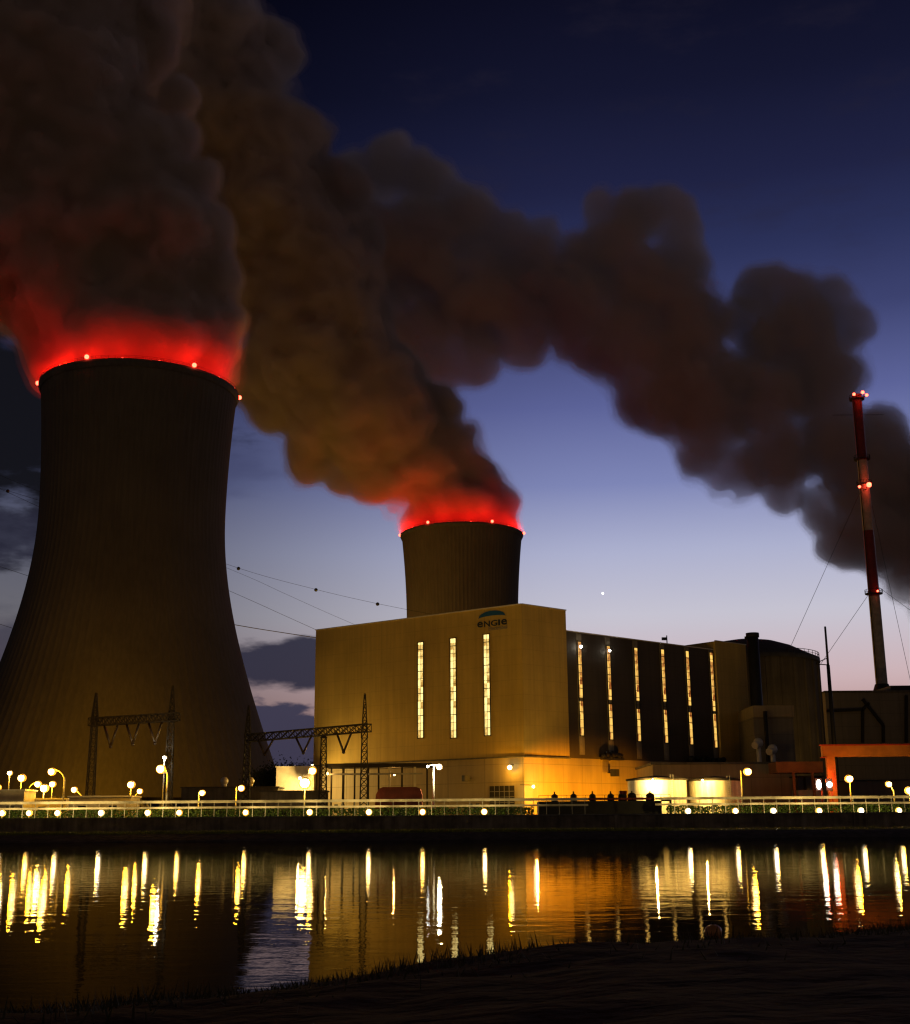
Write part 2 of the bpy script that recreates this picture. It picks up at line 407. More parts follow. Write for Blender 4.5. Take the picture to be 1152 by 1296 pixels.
# low lamps on the quay wall
ords = ['first', 'second', 'third', 'fourth', 'fifth', 'sixth', 'seventh', 'eighth', 'ninth', 'tenth', 'eleventh', 'twelfth', 'thirteenth', 'fourteenth', 'fifteenth', 'sixteenth', 'seventeenth', 'eighteenth']
for i, px in enumerate([3, 37, 73, 128, 187, 227, 311, 392, 467, 535, 613, 871, 931, 979, 1037, 1090, 1138]):
    py = 1027.5 - (px - 576) * .003
    p = at(px, py, 197.6)
    t = thing('quay_lamp', f'small round bright lamp low on the quay wall, {ords[i]} from the left of its row', 'lamp', (p.x, p.y, 3.93 if False else GZ), 'small lamps in a row along the quay wall')
    g = MB(); g.tube([(p.x, p.y, GZ), (p.x, p.y, p.z - .1)], .07); g.build('post', 'steel', t); g = MB(); g.tube([(p.x, p.y, p.z + .45), (p.x, p.y, p.z + .51)], .24, .1, 12); g.build('cap', 'steel', t)
    lit = [M['lens_warm'], M['lens_sodium'], M['lens_white']][(0, 1, 0, 2, 0, 1, 1, 0, 0, 1, 0, 2, 0, 2, 0, 2, 0)[i]]
    g = MB(); g.ball(p + Vector((0, .16, 0)), .50, 14); g.build('glare_halo', M[lit.name.replace('lens', 'halo')], t); g = MB(); g.ball(p + Vector((0, -.1, 0)), .36, 14); g.build('lens', lit, t)  # larger glowing ball behind the lens imitates its glare
    plight(t, p + Vector((0, -.74, 0)), 420, WARM, .22)
    plight(t, p + Vector((0, .98, .05)), 1500 * YARD, (1, .66, .20), .2)

# pale rails on posts standing in for passing car light trails
fe = thing('light_trail_rails', 'two long pale rails on posts standing in for car light trails behind the quay wall', 'light trail', (0, 203, GZ))
za, zb = hz(1012.5, 203), hz(1020, 203)
for a, b in ((-90, -8.5), (-8.5, 20.5), (31, 95)):
    g = MB(); g.box((a, 202.9, za - .20), (b, 203.0, za + .20)); g.box((a, 202.88, zb - .14), (b, 203.0, zb + .16)); g.build('trail_rail', 'light_trail_tone', fe)
for k in range(-44, 48):
    x = k * 2.0
    if 20.5 < x < 31: continue
    g = MB(); g.beam((x, 203.1, GZ), (x, 203.1, za + .25), .1); g.build('post', 'steel', fe)
# hedge behind the rails
g = MB(); N = 26000
for i in range(N):
    x = random.uniform(-90, 92)
    if 12 < x < 33: continue
    y = random.uniform(204.2, 205.8); z = GZ + random.random() ** .7 * (1.55 + .35 * mn.noise(Vector((x * .6, 0, 0)))); r = random.uniform(.08, .2)
    a, b = random.uniform(0, 2 * PI), random.uniform(-1, 1); u = Vector((math.cos(a), math.sin(a), b)).normalized() * r; v = u.cross(Vector((random.uniform(-1, 1), random.uniform(-1, 1), .5))).normalized() * r
    c = Vector((x, y, z)); g.add([c - u, c + v, c + u, c - v], [[0, 1, 2, 3]])
tag(g.build('hedge', 'hedge_leaf'), 'low green clipped hedge running behind the pale rails', 'hedge')

# ================================================================== COOLING TOWERS
def tower(cx, cy_, H, rt, rth, rb, zth, label, nlamp, ph, power, strength):
    t = thing('cooling_tower', label, 'cooling tower', (cx, cy_, GZ), 'hyperbolic cooling towers')
    def rad(z):
        if z > zth: k = (z - zth) / (H - zth); return rth + (rt - rth) * k ** 1.8
        k = (zth - z) / zth; return math.sqrt(rth ** 2 + (rb ** 2 - rth ** 2) * k ** 2.0)
    n = 576
    prof = [(rad(8 + (H - 8) * i / 70), 8 + (H - 8) * i / 70) for i in range(71)]
    rib = lambda k, z: (.12 if k % 6 in (0, 1) else 0)
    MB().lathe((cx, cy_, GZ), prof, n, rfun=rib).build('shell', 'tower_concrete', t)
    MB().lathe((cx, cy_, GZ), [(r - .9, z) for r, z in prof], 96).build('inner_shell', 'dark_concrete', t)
    MB().lathe((cx, cy_, GZ), [(rt - 1.6, H), (rt + .9, H), (rt + .9, H - .9), (rt + .1, H - 2.6)], 192).build('rim', 'rim_concrete', t)
    for k in range(44):
        a = 2 * PI * k / 44; g = MB()
        for s_ in (-1, 1):
            b = a + s_ * PI / 44
            g.beam((cx + (rb + 1.5) * math.cos(a), cy_ + (rb + 1.5) * math.sin(a), GZ), (cx + rad(8) * math.cos(b), cy_ + rad(8) * math.sin(b), GZ + 8.2), .9)
        g.build('support_leg', 'concrete', t)
    g = MB()
    for k in range(96):
        a0, a1 = 2 * PI * k / 96, 2 * PI * (k + 1) / 96
        for h in (.6, 1.15): g.beam((cx + (rt + .6) * math.cos(a0), cy_ + (rt + .6) * math.sin(a0), GZ + H + h), (cx + (rt + .6) * math.cos(a1), cy_ + (rt + .6) * math.sin(a1), GZ + H + h), .06)
        g.beam((cx + (rt + .6) * math.cos(a0), cy_ + (rt + .6) * math.sin(a0), GZ + H), (cx + (rt + .6) * math.cos(a0), cy_ + (rt + .6) * math.sin(a0), GZ + H + 1.15), .06)
    g.build('handrail', 'dark_steel', t)
    for k in range(nlamp * 3):
        a = ph + 2 * PI * k / (nlamp * 3); big = k % 3 == 0  # small ones between the warning lamps are added to even the glow
        q_ = rt + (1.2 if big else .6); p = Vector((cx + q_ * math.cos(a), cy_ + q_ * math.sin(a), GZ + H + (.9 if big else .2)))
        g = MB(); g.ball(p, .85 if big else .16, 10)
        wl = g.build('red_lamp', 'lens_red', t)
        plight(wl, p + Vector((-1.8 * math.cos(a), -1.8 * math.sin(a), 1.6)), power * .32, RED, .4)
    return t
LT = (-121, 462)
tower(LT[0], LT[1], 161.5, 36.6, 33.9, 63, 112, 'huge dark cooling tower on the left, steam pouring from its red rim', 6, R(-106), 10500, 1)
RT = (4, 745)
tower(RT[0], RT[1], 168.5, 36.2, 33.0, 58, 116, 'smaller looking far cooling tower rising behind the pale hall, rim glowing red', 6, R(-122), 15000, 1)

# ================================================================== STEAM PLUMES
def gn_mesh(name, blobs, iso, voxel, warp, detail, seed, pad=20):
    """bake a closed billowing mesh from overlapping puffs"""
    ng = bpy.data.node_groups.new('tmp', 'GeometryNodeTree'); ng.interface.new_socket('Geometry', in_out='OUTPUT', socket_type='NodeSocketGeometry')
    t = NT(ng); o = t.node('NodeGroupOutput'); P = t.node('GeometryNodeInputPosition').outputs[0]
    def nz(vec, sc, det, off):
        n = t.node('ShaderNodeTexNoise'); v = t.vm('ADD', vec, (off, off * .7, -off)); t.link(v, n.inputs['Vector'])
        n.inputs['Scale'].default_value = sc; n.inputs['Detail'].default_value = det; n.inputs['Roughness'].default_value = .55; return n
    w1 = t.vm('SUBTRACT', nz(P, 1 / warp[1], 1, seed * 31).outputs[1], (.5, .5, .5)); w1n = t.node('ShaderNodeVectorMath', operation='SCALE'); t.link(w1, w1n.inputs[0]); w1n.inputs['Scale'].default_value = warp[0]
    Q = t.vm('ADD', P, w1n.outputs[0])
    acc = None
    for c, r in blobs:
        d = t.node('ShaderNodeVectorMath', operation='DISTANCE'); t.link(Q, d.inputs[0]); d.inputs[1].default_value = c
        k = t.m('MULTIPLY', d.outputs['Value'], 1 / r)
        k = t.m('SUBTRACT', 1.0, t.m('MULTIPLY', k, k), clamp=True)
        acc = k if acc is None else t.m('MAXIMUM', t.m('MULTIPLY', t.m('ADD', acc, k), .62), t.m('MAXIMUM', acc, k))
    env = t.m('MULTIPLY', acc, 3.0, clamp=True)
    for amp, size, det in detail:
        v = t.node('ShaderNodeTexVoronoi', feature='F1'); vv = t.vm('ADD', P, (seed * 11.0, 0, 0)); t.link(vv, v.inputs['Vector']); v.inputs['Scale'].default_value = 1 / size
        bill = t.m('SUBTRACT', .45, v.outputs['Distance'])
        acc = t.m('ADD', acc, t.m('MULTIPLY', env, t.m('MULTIPLY', bill, amp)))
        n = nz(P, 1.4 / size, det, seed * 5).outputs[0]
        acc = t.m('ADD', acc, t.m('MULTIPLY', env, t.m('MULTIPLY', t.m('SUBTRACT', n, .5), amp * 1.6)))
    vc = t.node('GeometryNodeVolumeCube'); t.link(acc, vc.inputs['Density'])
    lo = [min(c[i] - r for c, r in blobs) - pad for i in range(3)]; hi = [max(c[i] + r for c, r in blobs) + pad for i in range(3)]
    vc.inputs['Min'].default_value = lo; vc.inputs['Max'].default_value = hi
    for i, ax in enumerate('XYZ'): vc.inputs['Resolution ' + ax].default_value = max(8, int((hi[i] - lo[i]) / voxel))
    v2m = t.node('GeometryNodeVolumeToMesh'); t.link(vc.outputs[0], v2m.inputs[0]); v2m.inputs['Threshold'].default_value = iso
    t.link(v2m.outputs[0], o.inputs[0])
    me = bpy.data.meshes.new('tmp'); ob = bpy.data.objects.new('tmp', me); COL.objects.link(ob)
    md = ob.modifiers.new('g', 'NODES'); md.node_group = ng
    dg = bpy.context.evaluated_depsgraph_get(); dg.update()
    res = bpy.data.meshes.new_from_object(ob.evaluated_get(dg)); bpy.data.objects.remove(ob); bpy.data.node_groups.remove(ng)
    res.name = name
    drop_islands(res)
    return res
def drop_islands(me):
    bm = bmesh.new(); bm.from_mesh(me); bm.verts.ensure_lookup_table(); seen = [False] * len(bm.verts); dead = []
    for v0 in bm.verts:
        if seen[v0.index]: continue
        st = [v0]; seen[v0.index] = True; isl = []
        while st:
            v = st.pop(); isl.append(v)
            for e in v.link_edges:
                o = e.other_vert(v)
                if not seen[o.index]: seen[o.index] = True; st.append(o)
        if len(isl) < 3500: dead += isl
    bmesh.ops.delete(bm, geom=dead, context='VERTS'); bm.to_mesh(me); bm.free()
def puff(px, py, Y, rpx):
    c = at(px, py, Y); dep = Vector((c.x, c.y, c.z - CH)).dot(Vector((0, math.cos(PITCH), math.sin(PITCH))))
    return (tuple(c), rpx * dep / FPX)
def plume(name, label, blobs, seed, colr, dens, warp, detail, voxel=3.0, aniso=.0):
    o = None
    for nm, iso, dn in zip(('outer_wisps', 'billows', 'dense_core'), (.13, .27, .44), dens):
        vol_mat(name + nm, dn, colr, aniso)
        me = gn_mesh(name, blobs, iso, voxel, warp, detail, seed); me.materials.clear(); me.materials.append(M[name + nm])
        q = bpy.data.objects.new('steam_plume' if o is None else nm, me); COL.objects.link(q); print(name, nm, len(me.polygons))
        if o is None: o = tag(q, label, 'steam', 'steam plumes drifting over the plant', 'stuff')
        else: q.parent = o
def along(pts, Y0, Y1):
    return [puff(x, y, Y0 + (Y1 - Y0) * i / (len(pts) - 1), r_) for i, (x, y, r_) in enumerate(pts)]
A = [((LT[0] + dx, LT[1] + dy, GZ + 161 + dz), r) for dx, dy, dz, r in [(0, 0, 12, 34), (-18, 0, 10, 27), (17, 0, 13, 25), (0, -17, 11, 25), (0, 17, 12, 27), (-12, -12, 11, 25), (12, -12, 11, 24), (-34, 4, 17, 22), (28, 0, 20, 20), (-14, 14, 12, 25), (14, 14, 12, 25)]]
A += [puff(*b) for b in [(175, 395, 462, 120), (95, 380, 460, 115), (240, 395, 465, 85), (60, 300, 455, 150), (190, 300, 455, 125), (255, 330, 460, 60), (20, 200, 450, 170), (130, 210, 450, 125), (210, 235, 452, 60), (295, 412, 463, 40), (285, 350, 458, 42), (262, 285, 455, 46), (252, 225, 452, 40), (215, 170, 450, 45), (225, 120, 448, 36), (190, 60, 446, 44), (-60, 320, 450, 115), (30, 80, 445, 190), (110, 110, 445, 120), (-80, 120, 440, 200), (60, -60, 440, 220), (-100, -60, 440, 230)]]
plume('steam_left', 'brown steam plume lit red at its foot over the big left tower', A, 1, (.88, .80, .75), (.006, .05, .28), (22, 50), [(.40, 26, 3), (.26, 11, 2), (.12, 5, 1)], 2.6)
B = [((RT[0] + dx, RT[1] + dy, GZ + 168 + dz), r) for dx, dy, dz, r in [(0, 0, 12, 32), (-16, 0, 11, 24), (15, 0, 11, 23), (0, -16, 10, 23), (0, 16, 10, 23), (26, 0, 12, 14), (-26, 0, 11, 14), (24, 0, 24, 16)]]
B += along([(600, 610, 55), (560, 585, 75), (510, 575, 85), (480, 540, 90), (445, 505, 110), (400, 450, 120), (385, 390, 115), (370, 330, 120), (345, 270, 110), (320, 210, 115), (290, 150, 110), (260, 80, 120), (220, 0, 130), (190, -70, 150)], 745, 660)
B += [puff(*b) for b in [(470, 610, 745, 40), (432, 605, 742, 34), (395, 575, 735, 50), (545, 520, 740, 45), (575, 560, 742, 36), (350, 505, 720, 60), (320, 470, 715, 55), (460, 400, 722, 55), (450, 300, 712, 50), (500, 470, 735, 50), (430, 240, 700, 50), (380, 170, 690, 50),
                         (330, 60, 680, 60), (260, 300, 690, 120), (190, 150, 670, 140), (160, 20, 665, 150)]]
plume('steam_middle', 'brown steam plume leaning left from the far tower behind the hall', B, 2, (.86, .79, .75), (.008, .045, .17), (24, 55), [(.42, 30, 3), (.28, 13, 2), (.12, 6, 1)], 3.3)
C = [puff(*b) for b in [(1240, 650, 960, 130), (1170, 620, 955, 95), (1150, 690, 952, 75), (1090, 670, 945, 66), (1060, 700, 942, 36), (1040, 650, 940, 45), (1105, 590, 945, 80), (1050, 560, 938, 80), (985, 575, 930, 70), (1120, 545, 950, 40), (1040, 480, 935, 75), (960, 500, 925, 80),
                        (1075, 415, 932, 44), (1050, 380, 930, 48), (1005, 375, 927, 52), (965, 360, 925, 46), (1000, 430, 928, 75), (940, 400, 922, 40), (900, 560, 920, 60), (930, 600, 922, 45), (990, 625, 930, 40), (880, 490, 912, 85), (870, 420, 907, 80), (820, 500, 905, 62),
                        (865, 340, 905, 48), (845, 265, 903, 42), (860, 300, 903, 36), (810, 275, 900, 50), (760, 265, 896, 38), (775, 320, 897, 65), (820, 370, 902, 75), (790, 440, 900, 72), (735, 330, 892, 55), (720, 390, 890, 70), (740, 440, 892, 50), (660, 350, 882, 72), (690, 300, 885, 36), (640, 300, 880, 45),
                        (660, 420, 880, 62), (600, 380, 875, 85), (590, 280, 870, 60), (540, 235, 865, 52), (490, 215, 860, 50), (440, 220, 858, 42), (530, 320, 865, 85), (470, 320, 860, 90), (600, 455, 872, 48), (550, 450, 866, 60), (500, 420, 862, 75), (430, 290, 856, 70), (1190, 760, 960, 50), (1140, 735, 955, 34)]]
plume('steam_right', 'dark grey steam plume drifting in from the right behind the striped chimney', C, 3, (.93, .90, .90), (.007, .022, .06), (26, 70), [(.46, 40, 3), (.32, 17, 3), (.14, 8, 1)], 4.0)

# ================================================================== MAIN HALL
Aw = at(660, 765, 285); H1 = Aw.z; Bw = atz(400, 798, H1); Cw = atz(716, 773, H1)
d = (Cw - Aw); d.z = 0; d.normalize(); L1 = (Cw - Aw).length
nrm = Vector((d.y, -d.x, 0))               # outward from the right face (towards the river)
dl = (Bw - Aw); dl.z = 0; LL = dl.length; dl.normalize(); nl = Vector((dl.y, -dl.x, 0))
if nl.y > 0: nl = -nl
if nrm.y > 0: nrm = -nrm
Zb = 17.25
def P2(v): return (v.x, v.y)
A2 = Vector((Aw.x, Aw.y, 0)); B2 = Vector((Bw.x, Bw.y, 0))
hall = thing('power_hall', 'tall pale clad power hall with long lit slit windows and a company sign', 'building', (A2.x, A2.y, GZ))
def qd(s0, s1, back): # strip along the right face
    p, q = A2 + d * s0, A2 + d * s1
    return [P2(p), P2(q), P2(q - nrm * back), P2(p - nrm * back)]
# cladding blocks
back = A2 + dl * LL
corner = back + Vector((-.04, 1, 0)) * 60
MB().prism([P2(A2), P2(A2 + d * L1), P2(A2 + d * L1 - nrm * 60), P2(corner), P2(back)], Zb, H1).build('white_block', 'white_cladding', hall)
L2 = L1 * 4.87; L3 = L1 * 5.78
g = MB(); g.prism([P2(A2 + d * (L1 + .01) - nrm * .8), P2(A2 + d * L2 - nrm * .8), P2(A2 + d * L2 - nrm * 60), P2(A2 + d * (L1 + .01) - nrm * 60)], Zb, 46.5); g.build('brown_block', 'brown_cladding', hall)
g = MB(); g.prism([P2(A2 + d * (L2 + .01)), P2(A2 + d * L3), P2(A2 + d * L3 - nrm * 50), P2(A2 + d * (L2 + .01) - nrm * 50)], 15.3, 48.8); g.build('end_block', 'white_cladding', hall)
g = MB(); g.prism([P2(A2 + dl * .6 - nl * .7), P2(A2 + d * 1 - nrm * .7 + dl * .3), P2(A2 + d * (L2 + 4) - nrm * .7), P2(A2 + d * (L2 + 4) - nrm * 52), P2(corner + Vector((.6, 0, 0))), P2(back - nl * .7 - dl * .6)], GZ, Zb - .003); g.build('plinth_wall', 'lower_wall', hall)
# ledge below the cladding, parapet copings
g = MB(); 
for p, q, n_, z in ((A2, back, nl, Zb), (A2, A2 + d * L1, nrm, Zb)):
    a = p + n_ * .12; b = q + n_ * .12; g.beam((a.x, a.y, z - .15), (b.x, b.y, z - .15), .5, .28)
g.build('ledge', 'dark_concrete', hall)
g = MB()
for p, q, n_, z in ((A2, back, nl, H1), (A2, A2 + d * L1, nrm, H1), (A2 + d * (L1 + .3) - nrm * .8, A2 + d * L2 - nrm * .8, nrm, 46.5), (A2 + d * L2, A2 + d * L3, nrm, 48.8)):
    a = p + n_ * .05; b = q + n_ * .05; g.beam((a.x, a.y, z + .12), (b.x, b.y, z + .12), .5, .22)
g.build('coping', 'pale_metal', hall)

def face_pt(px, py, org, dr):
    r = ray(px, py); det = r.x * -dr.y + dr.x * r.y
    k = (org.x * -dr.y + dr.x * org.y) / det
    p = r * k + Vector((0, 0, CH)); s_ = (Vector((p.x, p.y, 0)) - org).dot(dr); return s_, p.z
def slab(g, org, dr, n_, s0, s1, z0, z1, o0, o1):
    a, b = org + dr * s0, org + dr * s1
    g.prism([P2(a + n_ * o0), P2(b + n_ * o0), P2(b + n_ * o1), P2(a + n_ * o1)], z0, z1)
def slit(px, yt, yb, org, dr, n_, wd, pm, seg, off, back_=None, fm='dark_steel'):
    s_, zt = face_pt(px, yt, org, dr); _, zb_ = face_pt(px, yb, org, dr)
    a = org + dr * s_
    win = thing('window', None, None, Vector((a.x, a.y, zb_)) - wloc(hall)); win.parent = hall
    e = bpy.data.objects; 
    if back_:
        zt2, zb2 = face_pt(px, back_[0], org, dr)[1], face_pt(px, back_[1], org, dr)[1]; zt2 = min(zt2, 46.35)
        g = MB(); slab(g, org, dr, n_, s_ - wd / 2 - .25, s_ + wd / 2 + .25, zb2, zt2, off - .1, off + .12); g.build('frame', 'concrete', win)
        off += .12
    g = MB()
    slab(g, org, dr, n_, s_ - wd / 2 - .14, s_ - wd / 2, zb_ - .15, zt + .15, off + .0, off + .22); slab(g, org, dr, n_, s_ + wd / 2, s_ + wd / 2 + .14, zb_ - .15, zt + .15, off, off + .22)
    nb = max(3, int((zt - zb_) / 1.7)); 
    for k in range(nb + 1):
        z = zb_ + (zt - zb_) * k / nb; h = .09 if k % 3 else .16; slab(g, org, dr, n_, s_ - wd / 2 + .001, s_ + wd / 2 - .001, z - h / 2, z + h / 2, off, off + .16)
    if wd > 1.3: slab(g, org, dr, n_, s_ - .03, s_ + .03, zb_ + .1, zt - .1, off, off + .13)
    g.build('frame', fm, win)
    gaps = seg or [(0, 1)]
    for f0, f1 in gaps:
        g = MB(); slab(g, org, dr, n_, s_ - wd / 2 + .002, s_ + wd / 2 - .002, zb_ + (zt - zb_) * f0, zb_ + (zt - zb_) * f1, off + .005, off + .07); g.build('pane', pm, win)
for px, yt, yb in ((532.8, 813, 934), (573.8, 808, 934), (616, 803, 931)):
    slit(px, yt, yb, A2, dl, nl, 1.55, 'lit_pane', None, .0)
ob = A2 - nrm * .8
for px, pb, yt, yb, ym0, ym1, bt, bb in ((731, 734, 812, 931, 883, 888, 793, 955), (767.5, 770.5, 818, 936, 886, 892, 798, 957), (802.5, 805, 820, 938, 887, 898, 803, 960), (836, 839, 822, 940, 888, 899, 809, 962), (867, 870.5, 824, 942, 893, 902, 814, 964), (897, 901, 826, 946, 900, 904, 819, 965)):
    xm = (px + pb) / 2
    f1 = (yb - ym1) / (yb - yt); f2 = (yb - ym0) / (yb - yt)
    slit(xm, yt, yb, ob, d, nrm, 1.2, 'lit_pane_warm', [(0, f1), (f2, 1)], 0, (bt, bb))
# sign
sp0, sz0 = face_pt(604.5, 793, A2, dl); sp1, sz1 = face_pt(642, 789, A2, dl)
sgn = thing('sign', None, None, Vector((A2 + dl * ((sp0 + sp1) / 2)).to_tuple()[:2] + (sz0,)) - wloc(hall)); sgn.parent = hall
ex = -dl; wdt = sp0 - sp1
def text_part(txt, width, s_left, z, m, bold, name='lettering', hfac=1.0, height=None):
    cu = bpy.data.curves.new('tmp', 'FONT'); cu.body = txt; cu.size = 1; cu.extrude = .03; cu.offset = bold; cu.resolution_u = 3
    o = bpy.data.objects.new('tmp', cu); COL.objects.link(o); dg = bpy.context.evaluated_depsgraph_get(); dg.update()
    me = bpy.data.meshes.new_from_object(o.evaluated_get(dg)); bpy.data.objects.remove(o)
    xs_ = [v.co.x for v in me.vertices]; k = width / (max(xs_) - min(xs_)); x0_ = min(xs_); yl_ = min(v.co.y for v in me.vertices)
    if height: hfac = height / (max(v.co.y for v in me.vertices) - yl_) / k
    else: yl_ = 0
    base = A2 + dl * s_left + nl * .09
    for v in me.vertices:
        x, y, z_ = v.co; q = base + ex * ((x - x0_) * k) + nl * (z_ * 1.0); v.co = Vector((q.x, q.y, z + (y - yl_) * k * hfac)) - wloc(sgn)
    me.materials.clear(); me.materials.append(M[m]); me.name = name
    o = bpy.data.objects.new(name, me); COL.objects.link(o); o.parent = sgn
hgt = face_pt(623, 783, A2, dl)[1] - face_pt(623, 792, A2, dl)[1]
zt_ = face_pt(623, 792.5, A2, dl)[1]
for i_, ch_ in enumerate('eNGIe'):
    text_part(ch_, wdt * (.19, .2, .22, .06, .19)[i_], sp0 - wdt * (0, .23, .46, .71, .81)[i_], zt_, 'logo_dark', .018, name='letter', height=hgt * .82)
text_part('Electrabel', wdt * .62, sp0 - wdt * .38, face_pt(630, 797, A2, dl)[1], 'logo_grey', .01)
g = MB(); n = 24; z0_ = face_pt(623, 781.5, A2, dl)[1]; ah = face_pt(623, 773, A2, dl)[1] - z0_; vs = []; fs = []
for i in range(n + 1):
    f = -1 + 2 * i / n; top = ah * math.sqrt(max(0, 1 - f * f)); bot = ah * .28 * math.sqrt(max(0, 1 - f * f)) * (1 if abs(f) < .98 else 0)
    c = A2 + dl * ((sp0 + sp1) / 2) + ex * (f * wdt * .46) + nl * .1
    for z in (top, bot):
        for o_ in (0, .06): q = c + nl * o_; vs.append((q.x, q.y, z0_ + z))
for i in range(n):
    a = i * 4; b = a + 4; fs += [[a + 1, b + 1, b + 3, a + 3], [a, a + 1, b + 1, b], [a + 2, b + 2, b + 3, a + 3], [a, b, b + 2, a + 2]]
g.add(vs, fs); g.build('arc_emblem', 'logo_blue', sgn)
# door, wall fixtures, roof mast
s0, z0 = face_pt(618, 995, A2, dl); s1, _ = face_pt(649, 995, A2, dl)
g = MB(); slab(g, A2, dl, nl, s1, s0, GZ, z0, -.7, -.55); dr_ = g.build('door', 'dark_steel', hall)
g = MB()
for k in range(1, 6): slab(g, A2, dl, nl, s1 + .1, s0 - .1, GZ + (z0 - GZ) * k / 6 - .06, GZ + (z0 - GZ) * k / 6 + .06, -.55, -.5)
for k in range(1, 5): slab(g, A2, dl, nl, s1 + (s0 - s1) * k / 5 - .05, s1 + (s0 - s1) * k / 5 + .05, GZ, z0, -.55, -.48)
g.build('door_ribs', 'steel', dr_)
for (px, py, org, dr, n_, r) in ((594, 985, A2, dl, nl, .9), (773, 978, A2, d, nrm, 1.1)):  # loudspeaker and dish-like fixture as plain dark shapes
    s_, z = face_pt(px, py, org, dr); c = org + dr * s_ + n_ * .9; c.z = z
    g = MB(); g.prism([P2(c - dr * r + n_ * .0), P2(c + dr * r), P2(c + dr * r * .8 + n_ * 1.0), P2(c - dr * r * .3 + n_ * 1.2)], z - r * .8, z + r * .7); g.beam((c.x, c.y, z), tuple(c - n_ * 1.8), .2); g.build('wall_fixture', 'black_metal', hall)
s_, z = face_pt(852, 812, ob, d); c = ob + d * s_ - nrm * 2
g = MB(); g.tube([(c.x, c.y, 46.4), (c.x, c.y, z + 1.8)], .14); g.prism([(c.x - 1.3, c.y - .3), (c.x, c.y - .3), (c.x, c.y + .3), (c.x - 1.3, c.y + .3)], z + .6, z + 1.3); g.build('roof_camera', 'black_metal', hall)
# wall lamps
def wall_lamp(px, py, org, dr, n_, m, power, c, r=.28, off=.2):
    s_, z = face_pt(px, py, org, dr); p = org + dr * s_ + n_ * (off + .8); p.z = z
    g = MB(); g.ball(p, r, 10); q = p - n_ * (.9 + off + .7)
    wl = g.build('wall_lamp', m, hall); g = MB(); g.beam(tuple(p + Vector((0, 0, r))), (q.x, q.y, p.z + r + .2), .12); g.build('bracket', 'dark_steel', wl)
    plight(wl, p + n_ * .7 - Vector((0, 0, .3)), power, c, .25)
wall_lamp(648.5, 971.5, A2, dl, nl, 'lens_sodium', 2600, SOD, .5)
wall_lamp(662, 996, A2, d, nrm, 'lens_warm', 2600, (1, .62, .13), .3, 2.5)
wall_lamp(731.5, 819, ob, d, nrm, 'lens_white', 60, WHT, .35)
wall_lamp(768, 824, ob, d, nrm, 'lens_white', 60, WHT, .3)
# dark shrubs of equipment on the ledge of the brown block
for px0, px1, y0, y1 in ((757, 782, 951, 961), (867, 914, 958, 967)):
    s0, zt2 = face_pt(px0, y0, ob, d); s1, zb2 = face_pt(px1, y1, ob, d); g = MB()
    for k in range(7):
        a = s0 + (s1 - s0) * (k + .5) / 7; c = ob + d * a + nrm * 1.4; g.ball((c.x, c.y, 17.4 + random.uniform(.3, .9)), random.uniform(.7, 1.0), 8)
    c0, c1 = ob + d * s0 + nrm * 1.4, ob + d * s1 + nrm * 1.4; g.beam((c0.x, c0.y, 17.3), (c1.x, c1.y, 17.3), 1.4, .5); g.build('ledge_duct', 'black_metal', hall)

# ================================================================== right hand buildings
an = thing('annex_building', 'low olive annex with a flat roof below the hall end, lamps before it', 'building', tuple(at(915, 1030, 268).xy) + (GZ,))
a, b = at(826, 968, 268), at(1006, 967, 268); zt = a.z
MB().box((a.x, 268, GZ), (b.x, 292, zt)).build('wall', 'lower_wall', an)
MB().box((a.x - .3, 267.6, zt), (b.x + .3, 292.3, zt + .45)).build('roof', 'dark_concrete', an)
cdk = at(950, 803, 336)
st = thing('vent_stack', 'plain black vertical vent stack at the right end of the hall', 'stack', (cdk.x + .5, 336, GZ))
g = MB(); g.tube([(cdk.x + .5, 336, 10), (cdk.x + .5, 336, cdk.z)], 1.75, 1.5, 20); g.build('shaft', 'black_metal', st)
g = MB(); g.tube([(cdk.x + .5, 336, cdk.z - .8), (cdk.x + .5, 336, cdk.z + .35)], 1.75, 1.75, 20); g.beam((cdk.x - 1.6, 335, cdk.z - 1), (cdk.x - .6, 336, cdk.z - 1), .7); g.build('cap', 'black_metal', st)
# containment with shallow dome
ce = at(975, 1040, 375); rr = (at(1043, 900, 375).x - at(950, 900, 375).x) / 2 * 1.10
ztc = hz(843, 375 - rr * .7, 1000)
co = thing('containment_building', 'dark round containment building with a shallow domed roof', 'building', (ce.x + 2, 380, GZ))
rr = 21.0; ztc = hz(839, 384, 1030); cc = (at(1043, 900, 380).x - rr - .2, 384, 0)
g = MB(); g.lathe(cc, [(rr, GZ), (rr, ztc)], 96); g.build('wall', 'containment', co)
g = MB(); g.lathe(cc, [(rr + .5, ztc - .6), (rr + .5, ztc + .7), (rr * .85, ztc + 2.4), (rr * .65, ztc + 4.6), (rr * .42, ztc + 6.2), (rr * .2, ztc + 7.0), (.1, ztc + 7.2)], 96); g.build('domed_roof', 'roof', co)
for k in range(14):
    an_ = R(200 + k * 12); p = (cc[0] + rr * math.cos(an_), cc[1] + rr * math.sin(an_)); g = MB(); g.beam((*p, GZ), (*p, ztc - .8), .5); g.build('pilaster', 'containment', co)
g = MB(); pr = None
for k in range(12):
    an_ = R(290 + k * 6); p = Vector((cc[0] + (rr + .3) * math.cos(an_), cc[1] + (rr + .3) * math.sin(an_), ztc + .7)); g.beam(p, p + Vector((0, 0, 1.4)), .12)
    if pr: g.beam(pr + Vector((0, 0, 1.4)), p + Vector((0, 0, 1.4)), .14); g.beam(pr + Vector((0, 0, .7)), p + Vector((0, 0, .7)), .1)
    pr = p
g.build('handrail', 'dark_steel', co)
am = at(1040, 793, 362)
